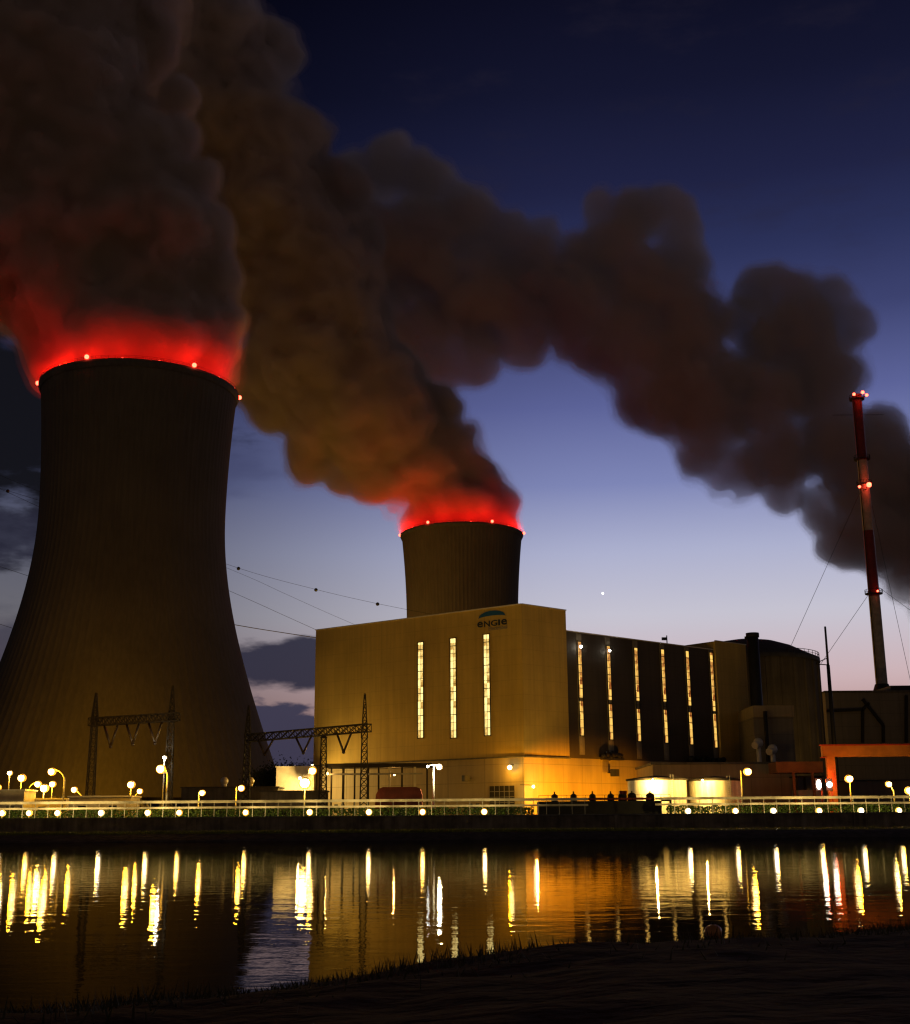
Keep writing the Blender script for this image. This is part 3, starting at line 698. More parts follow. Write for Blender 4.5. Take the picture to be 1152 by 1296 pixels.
ma = thing('antenna_mast', 'thin dark antenna mast rising beside the round containment roof', 'mast', (am.x + 1, 362, GZ))
g = MB(); g.tube([(am.x + 1.0, 362, GZ), (am.x + 1.0, 362, hz(845, 362))], .75, .5); g.tube([(am.x + 1.0, 362, hz(845, 362)), (am.x + 1.0, 362, am.z)], .35, .3); g.build('pole', 'black_metal', ma)
g = MB(); z = hz(836, 362); g.beam((am.x + 1, 362, z), (am.x - 2.5, 362, z - 1.5), .25); g.beam((am.x + 1, 362, z - 2), (am.x - 2.5, 362, z - 1.7), .25); g.build('bracket', 'black_metal', ma)
# side block with lighter parapet
sb = thing('turbine_annex', 'brown side block with a paler parapet strip left of the containment', 'building', (at(978, 1030, 318).x, 318, GZ))
x0, x1 = at(953, 900, 318).x, at(1003, 900, 318).x; z1 = hz(893, 318, 978)
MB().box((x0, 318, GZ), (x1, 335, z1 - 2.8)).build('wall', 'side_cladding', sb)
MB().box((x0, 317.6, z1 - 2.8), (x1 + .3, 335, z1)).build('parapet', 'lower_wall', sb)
g = MB(); xp = at(969, 900, 316).x; g.tube([(xp, 316.6, 12), (xp, 316.6, z1 - 1.5)], .5); g.build('pipe', 'black_metal', sb)
for px, yy_ in ((960, 944), (978, 952)):
    c = at(px, yy_, 314); g = MB(); g.tube([(c.x, 314, 12), (c.x, 314, c.z)], .6); g.ball((c.x, 314, c.z + .7), 1.25, 12); g.tube([(c.x, 314, c.z + .6), (c.x - 1.2, 312.8, c.z)], 1.0, .9); g.build('vent_cowl', 'pale_metal', sb)
# long building on the right
lb = thing('auxiliary_building', 'long dark brown building with wall pipes at the right edge', 'building', (at(1100, 1030, 402).x, 402, GZ))
x0 = at(1046, 900, 402).x; z1 = hz(876.5, 402, 1080)
MB().box((x0, 402, GZ), (x0 + 140, 450, z1)).build('wall', 'side_cladding', lb)
MB().box((x0 - .2, 401.6, z1), (x0 + 140, 450, z1 + .6)).build('coping', 'dark_concrete', lb)
x2 = at(1126, 870, 405).x; MB().box((x2, 404, z1 + .6), (x2 + 40, 440, hz(868, 405, 1140))).build('roof_plant', 'black_metal', lb)
g = MB(); 
for pts in ([(1046, 900), (1092, 898), (1100, 890)], [(1092, 885), (1118, 918), (1118, 940)], [(1092, 898), (1092, 940)], [(1147, 880), (1147, 940)]):
    pp = [at(x, y, 401.2) for x, y in pts]
    for p, q in zip(pp, pp[1:]): g.beam(p, q, .8)
g.build('wall_pipe', 'dark_steel', lb)
# orange portal frame
pf = thing('portal_frame', 'orange steel portal frame with a deep beam at the right edge', 'frame', (at(1052, 1030, 240).x, 240, GZ), 'orange steel frames')
x0 = at(1040, 950, 240).x; za_, zb2 = hz(944, 240, 1060), hz(958, 240, 1060); xc = at(1053, 990, 240).x
MB().box((x0, 239.4, zb2), (x0 + 40, 240.6, za_)).build('beam', 'orange_paint', pf)
for k, x in enumerate((xc, xc + 24)): MB().box((x - .75, 239.5, GZ), (x + .75, 240.5, zb2 - .003)).build('column', 'orange_paint', pf)
g = MB(); g.box((x0 - .2, 239.2, za_), (x0 + 40, 240.8, za_ + .25)); g.box((x0 - .2, 239.25, zb2 - .15), (xc - .76, 240.75, zb2)); g.build('flange', 'red_paint', pf)
pf2 = thing('portal_frame', 'smaller red lit canopy beam on slanted posts left of the orange frame', 'frame', (at(1020, 1030, 258).x, 258, GZ), 'orange steel frames')
x0, x1 = at(1001, 970, 258).x, at(1041, 970, 258).x; za_, zb2 = hz(964, 258, 1020), hz(978, 258, 1020)
MB().box((x0 - 3, 257.5, zb2), (x1, 264, za_)).build('beam', 'orange_paint', pf2)
g = MB(); g.beam((x0 + .4, 258, GZ), (x0 + .4, 258, zb2), .5); g.build('column', 'orange_paint', pf2)
g = MB(); g.beam((at(1033, 1018, 258).x, 258, GZ), (at(1028, 980, 258).x, 258, zb2), .5); g.build('column', 'orange_paint', pf2)
kb = thing('gate_kiosk', 'small pale gate kiosk with a dark window under the red beam', 'kiosk', (at(1023, 1030, 262).x, 262, GZ))
x0, x1 = at(1009, 1000, 262).x, at(1041, 1000, 262).x; MB().box((x0, 261, GZ), (x1, 266, hz(1000, 262, 1020))).build('wall', 'white_paint', kb)
MB().box((x0 + .1, 261.2, hz(1000, 262, 1020)), (x1 - .1, 265.8, hz(984, 262, 1020))).build('window', 'glass_dark', kb)
MB().box((x0 - .3, 260.7, hz(984, 262, 1020)), (x1 + .3, 266.3, hz(982, 262, 1020))).build('roof', 'dark_steel', kb)
for px, lab in ((1036.5, 'tall oval red glowing signal lamp beside the kiosk'), (1050, 'round red signal lamp hung before the orange column')):
    p = at(px, 993, 236); t = thing('signal_lamp', lab, 'signal', (p.x, 236, GZ), 'red signal lamps at the gate')
    g = MB(); g.tube([(p.x + .5, 236.3, GZ), (p.x + .5, 236.3, p.z + 1)], .11); g.beam((p.x + .5, 236.3, p.z + .9), (p.x, 236.1, p.z + .9), .14); g.build('post', 'red_paint', t)
    g = MB(); g.box((p.x - .55, 236.1, p.z - 1.1), (p.x + .55, 236.4, p.z + 1.1)); g.build('backboard', 'black_metal', t)
    g = MB(); g.ball(p, .5 if px > 1040 else .42, 12, 1 if px > 1040 else 2.1); g.build('lens', 'lens_white', t)
    plight(t, p + Vector((0, -.9, 0)), 350, (1, .12, .02), .25); plight(t, p + Vector((.8, 2.0, 1.0)), 500, (1, .10, .015), .1)

# low sodium lamps added out of sight behind the skid, washing the wall
for i, (px, off, pw, lab) in enumerate(((676, 9, 5200, 'nearest the hall corner'), (705, 11, 5200, 'second from the hall corner'), (742, 12, 4200, 'in the middle behind the pump platform'), (785, 11, 3600, 'nearest the left storage tank'))):
    s_, z = face_pt(px, 1009, A2, d); p = A2 + d * s_ + nrm * off; p.z = GZ + 4.2
    t = thing('added_yard_lamp', 'added low sodium lamp hidden behind the pump platform, ' + lab, 'lamp', (p.x, p.y, GZ), 'added low lamps along the orange wall')
    g = MB(); g.tube([(p.x, p.y, GZ), (p.x, p.y, p.z - .15)], .08); g.build('post', 'dark_steel', t); g = MB(); g.ball(p, .22, 10); g.build('lens', 'lens_sodium', t)
    q_ = p - nrm * off; q_.z = 8.5; spot(t, p - nrm * .5, q_, pw * 2.2, (1, .33, .002), 105, .5, .15)

# storage tanks
for px, r_, yt, lab, lx in ((832, 36, 985, 'left pale storage tank glowing yellow with a dark flat roof', -1), (905, 31, 985.5, 'right pale ribbed storage tank beside the street lamp post', -1)):
    Yt = 246; c = at(px, 1000, Yt); rw = r_ * Yt / FPX; z = hz(yt + 2, Yt, px); c.z = 0
    t = thing('storage_tank', lab, 'tank', (c.x, Yt, GZ), 'storage tanks')
    MB().lathe((c.x, Yt, 0), [(rw, GZ), (rw, z)], 72, rfun=lambda k, zz: .07 if k % 4 == 0 and px > 850 else 0).build('shell', 'tank_paint', t)
    MB().lathe((c.x, Yt, 0), [(rw, z - .2), (rw + .35, z - .15), (rw + .35, z + .15), (rw * .6, z + .5), (.1, z + .8)], 48).build('roof', 'dark_steel', t)
    g = MB(); xl = c.x + rw * .35; yl = Yt - rw * .94 - .3
    for s_ in (-.25, .25): g.beam((xl + s_, yl, GZ), (xl + s_, yl, z + .8), .07)
    for k in range(18): g.beam((xl - .25, yl, GZ + .4 * k), (xl + .25, yl, GZ + .4 * k), .05)
    g.build('ladder', 'steel', t)
    lp = Vector((c.x - rw * (.35 if px < 850 else .75), Yt - rw - 2.2, z - .2))
    g = MB(); g.ball(lp, .16, 8); wl = g.build('tank_lamp', 'lens_warm', t); g = MB(); g.beam(lp + Vector((0, 0, .15)), (lp.x, Yt - rw * .9, z), .08); g.build('bracket', 'steel', wl)
    plight(wl, lp - Vector((0, 0, .3)), 9000 if px < 850 else 4500, (1, .58, .12), .1)

# dark process skid with domed vessels and handrail
sk = thing('process_skid', 'long dark pump platform with handrails before the orange lit wall', 'platform', (at(765, 1030, 214).x, 214, GZ))
x0, x1 = at(681, 1010, 214).x, at(846, 1010, 214).x; zt = hz(1014, 214, 760)
MB().box((x0, 212, GZ), (x1 - 1.5, 217, zt)).build('deck', 'black_metal', sk)
g = MB()
for k in range(15):
    x = x0 + (x1 - x0) * k / 14; g.beam((x, 212.1, zt), (x, 212.1, zt + .95), .06)
for h in (.45, .95): g.beam((x0, 212.1, zt + h), (x1, 212.1, zt + h), .06)
g.beam((x1, 212.1, GZ), (x1, 212.1, zt + .1), .3); g.beam((x1 - 1.5, 212.1, zt), (x1, 212.1, zt), .25); g.build('handrail', 'dark_steel', sk)
for px in (702, 726, 750, 773, 788, 800, 823):
    x = at(px, 1008, 214).x; g = MB(); r = .55 if px < 780 else .72; g.tube([(x, 214, zt), (x, 214, zt + .8)], r, r, 14); g.ball((x, 214, zt + .8), r, 12, .8); g.tube([(x, 214, zt + .8), (x, 214, zt + 1.6)], .12); g.build('vessel', 'dark_steel', sk)
g = MB(); g.tube([(x0 + 1, 213, zt + .35), (x1 - 3, 213, zt + .35)], .18); g.box((at(784, 1005, 213).x, 212.5, zt + 1.1), (at(793, 1005, 213).x, 213.5, zt + 1.6)); g.build('pipework', 'red_paint', sk)

# steel canopy before the hall
cn = thing('steel_canopy', 'open steel canopy with dark roof and columns before the left wall of the hall', 'canopy', (at(475, 1030, 276).x, 276, GZ))
x0, x1 = at(413, 968, 272).x, at(547, 968, 272).x; z1 = hz(966, 272, 480)
MB().box((x0, 272, z1 - .8), (x1, 279, z1)).build('roof', 'dark_steel', cn)
g = MB(); g.beam((x0 + .5, 272.3, z1 - 2.2), (x1 - 2, 272.3, z1 - 2.2), .35); g.build('beam', 'steel', cn)
for k in range(9):
    x = x0 + 1 + (x1 - x0 - 2) * k / 8 + random.uniform(-.5, .5); g = MB(); g.beam((x, 272.5, GZ), (x, 272.5, z1 - .8), .5 if k % 2 else .35); g.build('column', 'dark_steel' if k not in (5, 7) else 'tank_paint', cn)
p = Vector((at(499, 985, 275).x, 275.5, hz(980, 275, 499))); g = MB(); g.ball(p, .25, 8); wl = g.build('canopy_lamp', 'lens_sodium', cn); plight(wl, p - Vector((0, .5, .4)), 700, (1, .45, .08), .1)
p = Vector((at(414, 979, 271).x, 271, hz(979, 271, 414))); g = MB(); g.ball(p, .3, 8); wl = g.build('canopy_lamp', 'lens_sodium', cn); plight(wl, p - Vector((0, .5, .3)), 500, (1, .5, .1), .15)

# red shed, white car, low sheds
sh = thing('red_shed', 'red corrugated round cornered shed behind the pale rails', 'shed', (at(505, 1030, 222).x, 222, GZ))
x0, x1 = at(476, 1000, 222).x, at(534, 1000, 222).x; z1 = hz(996, 222, 505); g = MB(); prf = [(x0 - .4, GZ), (x0, z1 - 1.2), (x0 + .5, z1 - .3), (x0 + 1.2, z1), (x1 - 1, z1), (x1 - .3, z1 - .3), (x1, z1 - 1.2), (x1, GZ)]
n = len(prf); vs = [(x, 222, z) for x, z in prf] + [(x, 228, z) for x, z in prf]; g.add(vs, [list(range(n)), list(range(n, 2 * n))[::-1]] + [[i, n + i, n + i + 1, i + 1] for i in range(n - 1)]); g.build('body', 'red_shed', sh)
for k in range(1, 12): x = x0 + (x1 - x0) * k / 12; MB().box((x - .06, 221.9, GZ), (x + .06, 221.997, z1 - .5)).build('rib', 'red_shed', sh)
car = thing('parked_car', 'small white car parked beneath the red shed', 'car', (at(503, 1030, 207).x, 207, GZ))
cx = car.location.x; g = MB(); prf = [(-2.1, .35), (-2.15, .8), (-1.3, .95), (-.7, 1.45), (.8, 1.47), (1.5, 1.0), (2.1, .9), (2.15, .35)]; n = len(prf)
vs = [(cx + x, 206.1, GZ + z) for x, z in prf] + [(cx + x, 207.8, GZ + z) for x, z in prf]; g.add(vs, [list(range(n)), list(range(n, 2 * n))[::-1]] + [[i, n + i, n + (i + 1) % n, (i + 1) % n] for i in range(n)]); g.build('body', 'car_white', car)
g = MB(); vs = [(cx + x, 206.08, GZ + z) for x, z in [(-1.1, .97), (-.62, 1.38), (.75, 1.4), (1.3, .99)]]; g.add(vs, [[0, 1, 2, 3]]); g.build('window', 'glass_dark', car)
for x in (-1.35, 1.35):
    for y in (206.15, 207.75): g = MB(); g.tube([(cx + x, y - .1, GZ + .32), (cx + x, y + .1, GZ + .32)], .32, .32, 14); g.build('wheel', 'rubber', car)
def shed(label, px0, px1, y, Y, m, dp=6, win=True, name='low_shed'):
    x0, x1 = at(px0, y, Y).x, at(px1, y, Y).x; z1 = hz(y, Y, (px0 + px1) / 2)
    t = thing(name, label, 'shed', ((x0 + x1) / 2, Y, GZ), 'low buildings behind the fence')
    MB().box((x0, Y, GZ), (x1, Y + dp, z1)).build('wall', m, t); MB().box((x0 - .25, Y - .3, z1), (x1 + .25, Y + dp + .3, z1 + .25)).build('roof', 'pale_metal' if m == 'white_paint' else 'roof', t)
    if win:
        k = max(1, int((x1 - x0) / 4))
        for i in range(k):
            xa = x0 + (x1 - x0) * (i + .3) / k; g = MB(); g.box((xa, Y - .06, GZ + 1.2), (xa + 1.3, Y - .003, min(z1 - .5, GZ + 2.4))); g.build('window', 'glass_dark', t)
    return t
shed('tall white prefab cabin at the far left edge of the site', -30, 31, 1001, 216, 'white_paint')
shed('long low white shed roof glaring under the cluster of lamps', 88, 166, 1009, 214, 'white_paint')
shed('low flat brown workshop at the foot of the left tower', 230, 352, 997, 300, 'dark_concrete', 10)
shed('dark low block between the white tank house and canopy', 330, 412, 1002, 262, 'dark_concrete', 6, False)
shed('dark workshop at the far right beneath the portal frame', 1078, 1200, 988, 290, 'side_cladding', 10)
shed('low grey cabin far left behind the curved lamp posts', 34, 84, 1012, 222, 'white_paint', 5)
wb = shed('bright white tank house between the left tower and the hall', 350, 397.5, 971, 318, 'white_paint', 12, False, 'tank_house')
sp_ = wb; p = at(380, 985, 313); g = MB(); g.ball(p, .35, 10); wl = g.build('wall_lamp', 'lens_warm', wb); g = MB(); g.beam(p + Vector((0, 0, .3)), (p.x, 318, p.z + .6), .15); g.build('bracket', 'steel', wl); plight(wl, p - Vector((0, .5, .3)), 8000, (1, .62, .16), .2)  # wall lamp added to brighten the tank house front
for px in (283, 316):
    p = at(px, 994, 300); t = thing('vent_hood', f'pale rounded vent hood on the brown workshop roof, {"left" if px < 300 else "right"} of the two', 'vent', (p.x, 301, hz(996, 300, px)), 'vent hoods on the workshop'); zb = hz(997, 300, px) + .25
    g = MB(); g.tube([(p.x, 301, zb), (p.x, 301, zb + 1)], .6, .6, 12); g.build('neck', 'pale_metal', t); g = MB(); g.ball((p.x, 301, zb + 1.3), .95, 12); g.build('hood', 'pale_metal', t)

# ================================================================== lamp posts
def lamp(px, py, Y, kind, label, m, power, c, arm=0, rr_=.42):
    rr_ *= 1.0; power *= 1.15
    h = at(px, py, Y); bx = h.x + arm
    t = thing('street_lamp', label, 'street lamp', (bx, Y, GZ), 'lamp posts in the plant yard'); z = h.z
    g = MB()
    if kind == 'curve':
        s_ = 1 if arm > 0 else -1; pts = [(bx, Y, GZ), (bx, Y, z - 1.6)] + [(bx - s_ * abs(arm) * (1 - math.cos(a)), Y, z - 1.6 + 1.9 * math.sin(a)) for a in [R(v) for v in (15, 30, 45, 60, 75, 90)]]
        g.tube(pts, .14, .08, 10)
    elif kind == 'slant': g.tube([(bx, Y, GZ), (bx, Y, z - 1.2), (h.x, Y, z + .1)], .14, .08, 10)
    elif kind == 'double':
        g.tube([(bx, Y, GZ), (bx, Y, z + .2)], .22, .13, 10); g.beam((bx - 1.0, Y, z + .2), (h.x, Y, z + .2), .12)
    else: g.tube([(bx, Y, GZ), (bx, Y, z + .1)], .14, .08, 10)
    g.build('post', 'pale_metal', t)
    g = MB(); g.lathe((h.x, Y, z), [(.05, rr_ * 1.0), (rr_ * .5, rr_ * .92), (rr_ * .8, rr_ * .62), (rr_ * .75, rr_ * .5)], 14); g.build('hood', 'steel', t)
    g = MB(); g.ball((h.x, Y + rr_ * .45, z - rr_ * .15), rr_ * 1.3, 16, .95); g.build('glare_halo', m.replace('lens', 'halo'), t); g = MB(); g.ball((h.x, Y - rr_ * .2, z - rr_ * .15), rr_ * .98, 14); g.build('lens', m, t)  # amber ball round the lens stands in for lamp glare
    if kind == 'double': g = MB(); g.ball((bx - 1.0, Y, z), rr_ * .5, 10); g.build('lens', m, t)
    plight(t, (h.x, Y - rr_ * 1.85, z - rr_ * .2), power, c, rr_ * .55)
LS, LW, LH = 'lens_sodium', 'lens_warm', 'lens_white'
lamp(-2, 996, 232, 'post', 'lamp cut by the left picture edge above the white cabin', LS, 1200, SOD)
lamp(12.5, 978, 260, 'post', 'small white lamp high at the far left of the yard', LW, 1500, WARM, 0, .42)
lamp(27.5, 984, 240, 'post', 'orange lamp between the small white lamp and the curved post', LS, 2600, SOD, 0, .62)
lamp(48, 992, 228, 'curve', 'curved post lamp at the left of the bright cluster', LS, 2400, SOD, -1.7, .5)
lamp(56, 997, 225, 'post', 'largest lamp of the bright cluster on the left', LW, 3400, WARM, 0, .6)
lamp(66.5, 992, 238, 'post', 'lamp closing the bright cluster on its right side', LS, 2200, SOD, 0, .5)
lamp(65.5, 976, 220, 'curve', 'tall hooked post lamp above the bright cluster', LS, 3600, SOD, 2.3, .55)
lamp(94, 999, 226, 'slant', 'short lamp on a slanted arm leaning left over the white shed', LS, 1800, SOD, 1.5, .45)
lamp(166, 992.5, 240, 'post', 'round orange lamp behind the right end of the white shed', LS, 3000, SOD, 0, .6)
lamp(177, 1001, 226, 'slant', 'short lamp on a slanted arm leaning right of the white shed', LS, 1800, SOD, -1.0, .42)
lamp(203.5, 972.5, 208, 'curve', 'tallest hooked post lamp standing left before the big tower', LS, 5200, SOD, 1.15, .62)
lamp(208.5, 958.5, 246, 'post', 'small white floodlight just above the tallest hooked lamp', LH, 1500, WHT, 0, .32)
lamp(256, 1003, 232, 'post', 'low orange lamp under the pale vent hoods', LS, 1500, SOD, -.6, .45)
lamp(305.5, 997, 236, 'post', 'single orange lamp near the right foot of the big tower', LS, 2400, SOD, -.9, .5)
lamp(395.5, 975, 300, 'post', 'high sodium lamp at the corner of the white tank house', LS, 4200, SOD, 0, .8)
lamp(386, 990, 222, 'post', 'broad white lamp on a bright straight pole before the tank house', LW, 5000, WARM, 0, .85)
lamp(556, 970, 226, 'double', 'white twin headed lamp pole before the hall', LH, 3600, (1, .82, .45), -1.0, .45)
lamp(946.5, 976, 234, 'post', 'sodium lamp on a pole right of the ribbed tank', LS, 3400, SOD, -1.3, .6)
lamp(1075, 985, 236, 'post', 'sodium lamp under the orange frame beam', LS, 2600, SOD, 0, .6)
lamp(1125, 992, 234, 'slant', 'white lamp on a short arm at the right', LW, 1700, WARM, .7, .45)
lamp(1151, 1000, 234, 'post', 'lamp cut by the right picture edge', LW, 2200, WARM, 0, .6)
# fill floodlights added to brighten the hall, tower foot and right buildings
def fill_flood(px, Y, z, targets, label, power, c):
    x = at(px, 1000, Y).x; t = thing('added_floodlight', label, 'floodlight', (x, Y, GZ), 'fill floodlights added in the yard')
    g = MB(); g.tube([(x, Y, GZ), (x, Y, z)], .1); g.box((x - .9, Y - .1, z), (x + .9, Y + .1, z + .15)); g.build('post', 'dark_steel', t)
    for k, tg in enumerate(targets):
        p = Vector((x - .6 + 1.2 * k / max(1, len(targets) - 1), Y + .3, z + .45)); g = MB(); g.box(p - Vector((.3, .25, .25)), p + Vector((.3, -.02, .25))); h_ = g.build('lamp_housing', 'black_metal', t)
        spot(h_, p + Vector((0, .1, 0)), tg, power, c, 95, .9)
hc = A2 + dl * 32
fill_flood(430, 226, 5.4, [(hc.x, hc.y, 32), (hc.x - 18, hc.y + 12, 26)], 'added fill floodlight behind the pale rails, left of the red shed', 700, (1, .45, .004))
fill_flood(600, 226, 5.4, [(hc.x + 12, hc.y - 8, 34), (A2.x + 5, A2.y + 3, 34)], 'added fill floodlight behind the pale rails, right of the twin headed pole', 6500, (1, .45, .004))

def highmast(x, y, z, power, label):  # unseen masts added to warm the plumes and the far tower
    t = thing('unseen_mast_light', label, 'floodlight', (x, y, GZ), 'unseen masts added behind the hall')
    g = MB(); g.tube([(x, y, GZ), (x, y, z)], .35, .2, 10); g.build('pole', 'steel', t)
    g = MB(); g.lathe((x, y, z), [(.2, .0), (1.6, .0), (1.6, .25), (.2, .25)], 16); g.build('crown_ring', 'steel', t)
    g = MB(); g.lathe((x, y, z + .55), [(.1, -.3), (1.2, -.25), (1.2, .25), (.1, .3)], 16); g.build('lens', 'lens_sodium', t)
    plight(t, (x, y, z + 1.6), power, (1, .50, .06), .5)
highmast(-85, 540, 30, 170000, 'unseen sodium lamp mast added behind the foot of the big tower')
highmast(-78, 700, 34, 130000, 'unseen sodium lamp mast added behind the left end of the hall')
highmast(35, 560, 34, 26000, 'unseen sodium lamp mast added behind the middle of the hall')

for x_, lab in ((-112, 'added fill floodlight at the foot of the big tower, left one'), (-78, 'added fill floodlight at the foot of the big tower, right one')):
    fill_flood(576 + x_ / 345 * 1600, 345, 5.2, [(LT[0] + (x_ + 95) * 1.0, LT[1] - 60, 30), (LT[0] + (x_ + 95) * 1.2, LT[1] - 60, 16)], lab, 24000, (1, .45, .01))
fill_flood(1088, 320, 6.5, [(112, 402, 28), (80, 372, 30)], 'added fill floodlight aimed at the dark right hand buildings', 7000, (1, .55, .10))

# ================================================================== gantries
def lattice(g, p0, p1, w0, w1, n, th=.14):
    p0, p1 = Vector(p0), Vector(p1); x, y, dd = frame_of(p1 - p0); pr = None
    for i in range(n + 1):
        f = i / n; c = p0.lerp(p1, f); w_ = w0 + (w1 - w0) * f; cs = [c + x * a * w_ / 2 + y * b * w_ / 2 for a, b in ((-1, -1), (1, -1), (1, 1), (-1, 1))]
        if pr:
            for k in range(4): g.beam(pr[k], cs[k], th); g.beam(pr[k], cs[(k + 1) % 4], th * .6); g.beam(pr[(k + 1) % 4], cs[k], th * .6)
        for k in range(4): g.beam(cs[k], cs[(k + 1) % 4], th * .6)
        pr = cs
def gantry(label, masts, beam, vees, Ys, spike=True):
    c = at((beam[0][0] + beam[1][0]) / 2, 1030, sum(Ys) / 2); t = thing('line_gantry', label, 'gantry', (c.x, c.y, GZ), 'lattice line gantries')
    def Yof(px): f = (px - beam[0][0]) / (beam[1][0] - beam[0][0]); return Ys[0] + (Ys[1] - Ys[0]) * f
    for px, top in masts:
        Y = Yof(px); tp = at(px, top, Y); bz = at(px, beam[0][1], Y).z; g = MB(); lattice(g, (tp.x, Y, GZ), (tp.x, Y, bz), 1.6, 1.0, 12, .15); lattice(g, (tp.x, Y, bz), (tp.x, Y, tp.z), 1.2, .25, 5, .16); g.build('mast', 'dark_steel', t)
    p, q = at(*beam[0], Yof(beam[0][0])), at(*beam[1], Yof(beam[1][0])); g = MB(); lattice(g, p, q, 1.5, 1.5, 16, .2); g.build('beam', 'dark_steel', t)
    for x0, xm, x1, y0, y1 in vees:
        g = MB()
        for xa in (x0, x1): g.tube([at(xa, y0, Yof(xa)), at(xm, y1, Yof(xm))], .22, .22, 6)
        g.ball(at(xm, y1, Yof(xm)), .35, 8); g.build('insulator_string', 'insulator', t)
    return t
gantry('dark lattice portal gantry with insulators in front of the big tower', [(122, 877), (219, 868)], ((114, 914), (226, 907)), [(132, 140, 149, 918, 945), (160, 168, 176, 916, 942), (188, 196, 205, 914, 941)], (252, 248))
gantry('second lattice gantry reaching from the big tower across the hall corner', [(315, 893), (410, 930), (462, 878)], ((315, 934), (467, 921)), [(327, 335, 346, 936, 955), (374, 384, 394, 932, 953), (426, 435, 445, 927, 952)], (272, 250))

# ================================================================== power cables with marker balls
def cable(pts, Y0, Y1, label, balls=(), th=.11):
    P_ = [at(x, y, Y0 + (Y1 - Y0) * i / (len(pts) - 1)) for i, (x, y) in enumerate(pts)]; dense = []
    n = len(P_)
    def cr_(a, b, c, d_, t): return .5 * ((2 * b) + (c - a) * t + (2 * a - 5 * b + 4 * c - d_) * t * t + (3 * b - a - 3 * c + d_) * t ** 3)
    for i in range(n - 1):
        a, b, c, d_ = P_[max(i - 1, 0)], P_[i], P_[i + 1], P_[min(i + 2, n - 1)]
        dense += [cr_(a, b, c, d_, k / 8) for k in range(8)]
    dense.append(P_[-1])
    t = thing('power_cable', label, 'cable', P_[0], 'power cables in the sky'); MB().tube(dense, th, th, 5).build('wire', 'black_metal', t)
    for i in balls: MB().ball(P_[i] - Vector((0, 0, .2)), .85, 10).build('marker_ball', 'black_metal', t)
cable([(-40, 605), (10, 621), (150, 665), (302, 719), (400, 746), (478, 764), (560, 780)], 560, 580, 'highest cable carrying dark marker balls left of the far tower', (1, 3, 4, 5), .07)
cable([(-40, 585), (130, 655), (300, 724), (360, 751), (420, 778), (500, 812)], 560, 580, 'thin cable just under the marker ball cable', (), .06)
cable([(-40, 600), (130, 678), (300, 752), (360, 779), (420, 806)], 560, 575, 'thin cable ending nearest the hall roof corner at mid height', (), .08)
cable([(-40, 704), (0, 717), (45, 732), (150, 768)], 560, 575, 'cable crossing the left picture edge above the lowest one', (), .09)
cable([(-40, 778), (0, 790), (60, 809), (150, 835)], 540, 560, 'lowest cable crossing the left picture edge', (), .09)
cable([(150, 762), (240, 780), (310, 793), (360, 801), (420, 810)], 540, 560, 'thickest lowest cable running from the big tower to the hall roof corner', (), .17)

# ================================================================== striped chimney
cb = at(1117, 876, 425); ct = at(1089.5, 502, 425)
Yc = 425; cxm = cb.x; ch = thing('striped_chimney', 'tall thin red and white banded chimney with red warning lamps', 'chimney', (cxm, Yc, GZ))
def cz(py): return at(1100, py, Yc).z
bands = [(878, 755, 'chimney_white'), (755, 672, 'red_paint'), (672, 583, 'chimney_white'), (583, 500, 'red_paint')]
rad_ = lambda z: 1.95 - 0.35 * (z - 45) / 130
for y0, y1, m in bands:
    g = MB(); z0, z1 = cz(y0) - (30 if y0 > 870 else 0), cz(y1); g.lathe((cxm, Yc, 0), [(rad_(z0), z0), (rad_(z1), z1)], 28); g.build('shaft_band', m, ch)
for py, r in ((751, 2.9), (581, 2.7), (613, 2.5), (505, 2.6)):
    z = cz(py); g = MB(); g.lathe((cxm, Yc, 0), [(1.7, z - .3), (r, z - .3), (r, z), (1.7, z)], 24); 
    for k in range(16): a = 2 * PI * k / 16; b = 2 * PI * (k + 1) / 16; g.beam((cxm + r * math.cos(a), Yc + r * math.sin(a), z), (cxm + r * math.cos(a), Yc + r * math.sin(a), z + 1.2), .1); g.beam((cxm + r * math.cos(a), Yc + r * math.sin(a), z + 1.2), (cxm + r * math.cos(b), Yc + r * math.sin(b), z + 1.2), .1)
    g.build('platform', 'dark_steel', ch)
g = MB(); g.lathe((cxm, Yc, 0), [(4.2, cz(880) - 2), (2.2, cz(866))], 20); g.build('base_cone', 'black_metal', ch)
g = MB(); g.beam((cxm - 1.9, Yc - 1.2, cz(878)), (cxm - 1.7, Yc - 1.0, cz(505)), .3); g.build('ladder', 'dark_steel', ch)
for px, py, pw, r in ((1081, 499, 500, .55), (1092, 496.5, 1300, .6), (1097, 500, 500, .55), (1088, 616, 700, .5), (1100, 613.5, 2600, .9), (1111, 748, 300, .35)):
    p = at(px, py, Yc - 3.4); z = p.z; g = MB(); g.ball(p, r, 10); wl = g.build('red_lamp', 'lens_red', ch)
    g = MB(); g.beam(p + Vector((0, 0, -.3)), (cxm, Yc - 1.7, z - .6), .2); g.build('bracket', 'dark_steel', wl)
    plight(wl, p + Vector((0, -1.2, .2)), pw * .12, (1, .10, .02), .5)
for k, (x, y, tx, ty) in enumerate(((1000, 820, 1090, 620), (1046, 830, 1108, 740), (1190, 800, 1108, 740), (1152, 860, 1104, 640))):
    a = at(x, y, 410); b = at(tx, ty, Yc); c = b + (a - b) * 1.5
    MB().tube([b, c], .07, .07, 5).build('guy_wire', 'dark_steel', ch)
g = MB(); z = cz(525); g.beam((cxm - 9, Yc, z), (cxm + 9, Yc, z), .12); g.build('antenna_arm', 'dark_steel', ch)

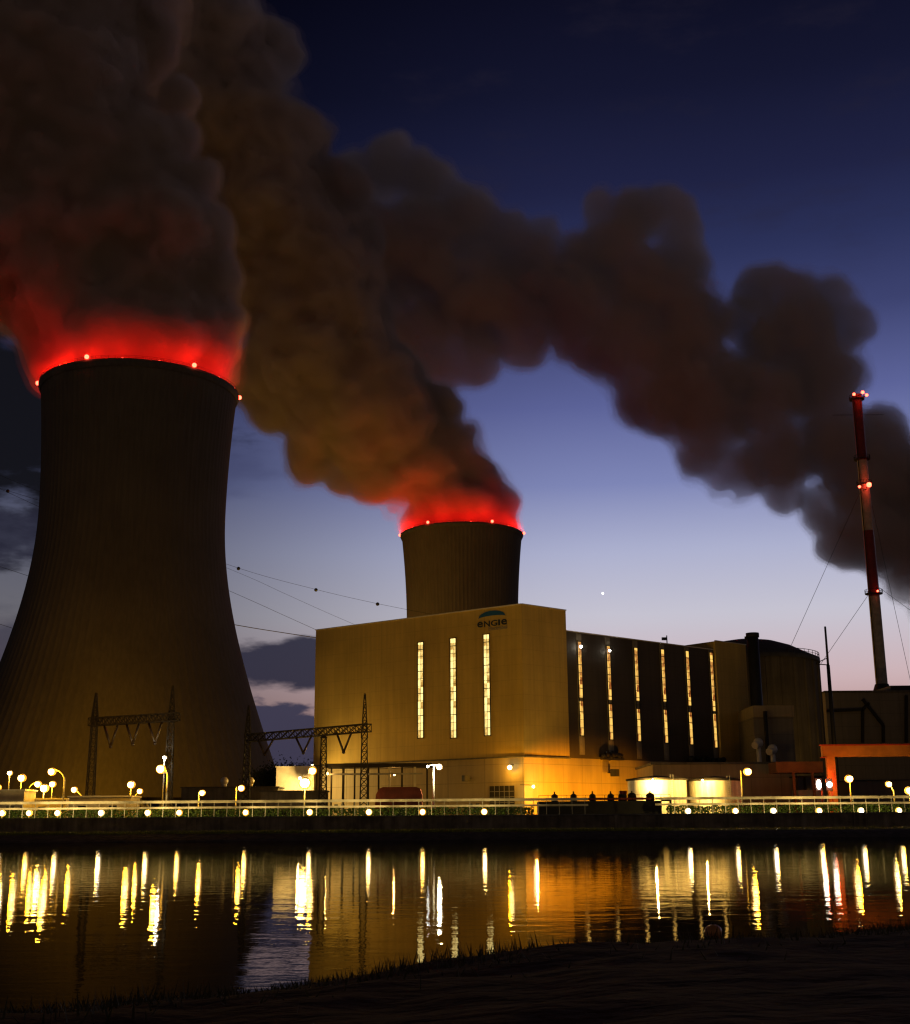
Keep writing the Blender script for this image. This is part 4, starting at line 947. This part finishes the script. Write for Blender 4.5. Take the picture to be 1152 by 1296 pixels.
# star and buoy
p = ray(763, 751).normalized() * 9000
tag(MB().ball(p + Vector((0, 0, CH)), 9000 * 1.5 / FPX, 10).build('evening_star', 'star_light'), 'single bright white evening star above the brown roofline', 'star')
b0 = atz(903.5, 1187, WL); bu = thing('mooring_buoy', 'round orange mooring buoy floating near the dark bank', 'buoy', (b0.x, b0.y, WL))
g = MB(); g.ball((b0.x, b0.y, WL + .10), .165, 20, .8); g.build('float_body', 'buoy_paint', bu)
g = MB(); g.tube([(b0.x, b0.y, WL + .21), (b0.x, b0.y, WL + .27)], .028); g.build('mooring_eye', 'dark_steel', bu)

# dark trees between tower and hall
def tree(px, Y, py, label, seed):
    rnd = random.Random(seed); top = at(px, py, Y); H = top.z - GZ; t = thing('tree', label, 'tree', (top.x, Y, GZ), 'dark trees behind the yard'); g = MB()
    b = Vector((top.x, Y, GZ)); g.tube([b, b + Vector((0, 0, H * .5))], H * .03, H * .018); ends = []
    for k in range(9):
        a = rnd.uniform(0, 2 * PI); s_ = b + Vector((0, 0, H * rnd.uniform(.25, .5))); e = s_ + Vector((math.cos(a) * H * .28, math.sin(a) * H * .28, H * rnd.uniform(.15, .42))); g.tube([s_, e], H * .012, H * .004, 5); ends.append(e)
    ends.append(b + Vector((0, 0, H * .85))); g.build('trunk', 'bark', t); g = MB()
    for i in range(2600):
        c = rnd.choice(ends) + Vector((rnd.gauss(0, 1), rnd.gauss(0, 1), rnd.gauss(0, .8))) * H * .10; r = H * .018; u = Vector((rnd.uniform(-1, 1), rnd.uniform(-1, 1), rnd.uniform(-1, 1))).normalized() * r; v = u.cross(Vector((rnd.uniform(-1, 1), .3, 1))).normalized() * r; g.add([c - u, c + v, c + u, c - v], [[0, 1, 2, 3]])
    g.build('crown', 'tree_leaf', t)
for i, (px, Y, py, lab) in enumerate(((338, 400, 972, 'dark tree just right of the big tower foot'), (352, 420, 963, 'dark tree in the middle of the gap beside the tower'), (372, 410, 966, 'dark tree above the tank house roof'), (390, 430, 964, 'dark tree touching the left edge of the hall'))): tree(px, Y, py, lab, i)
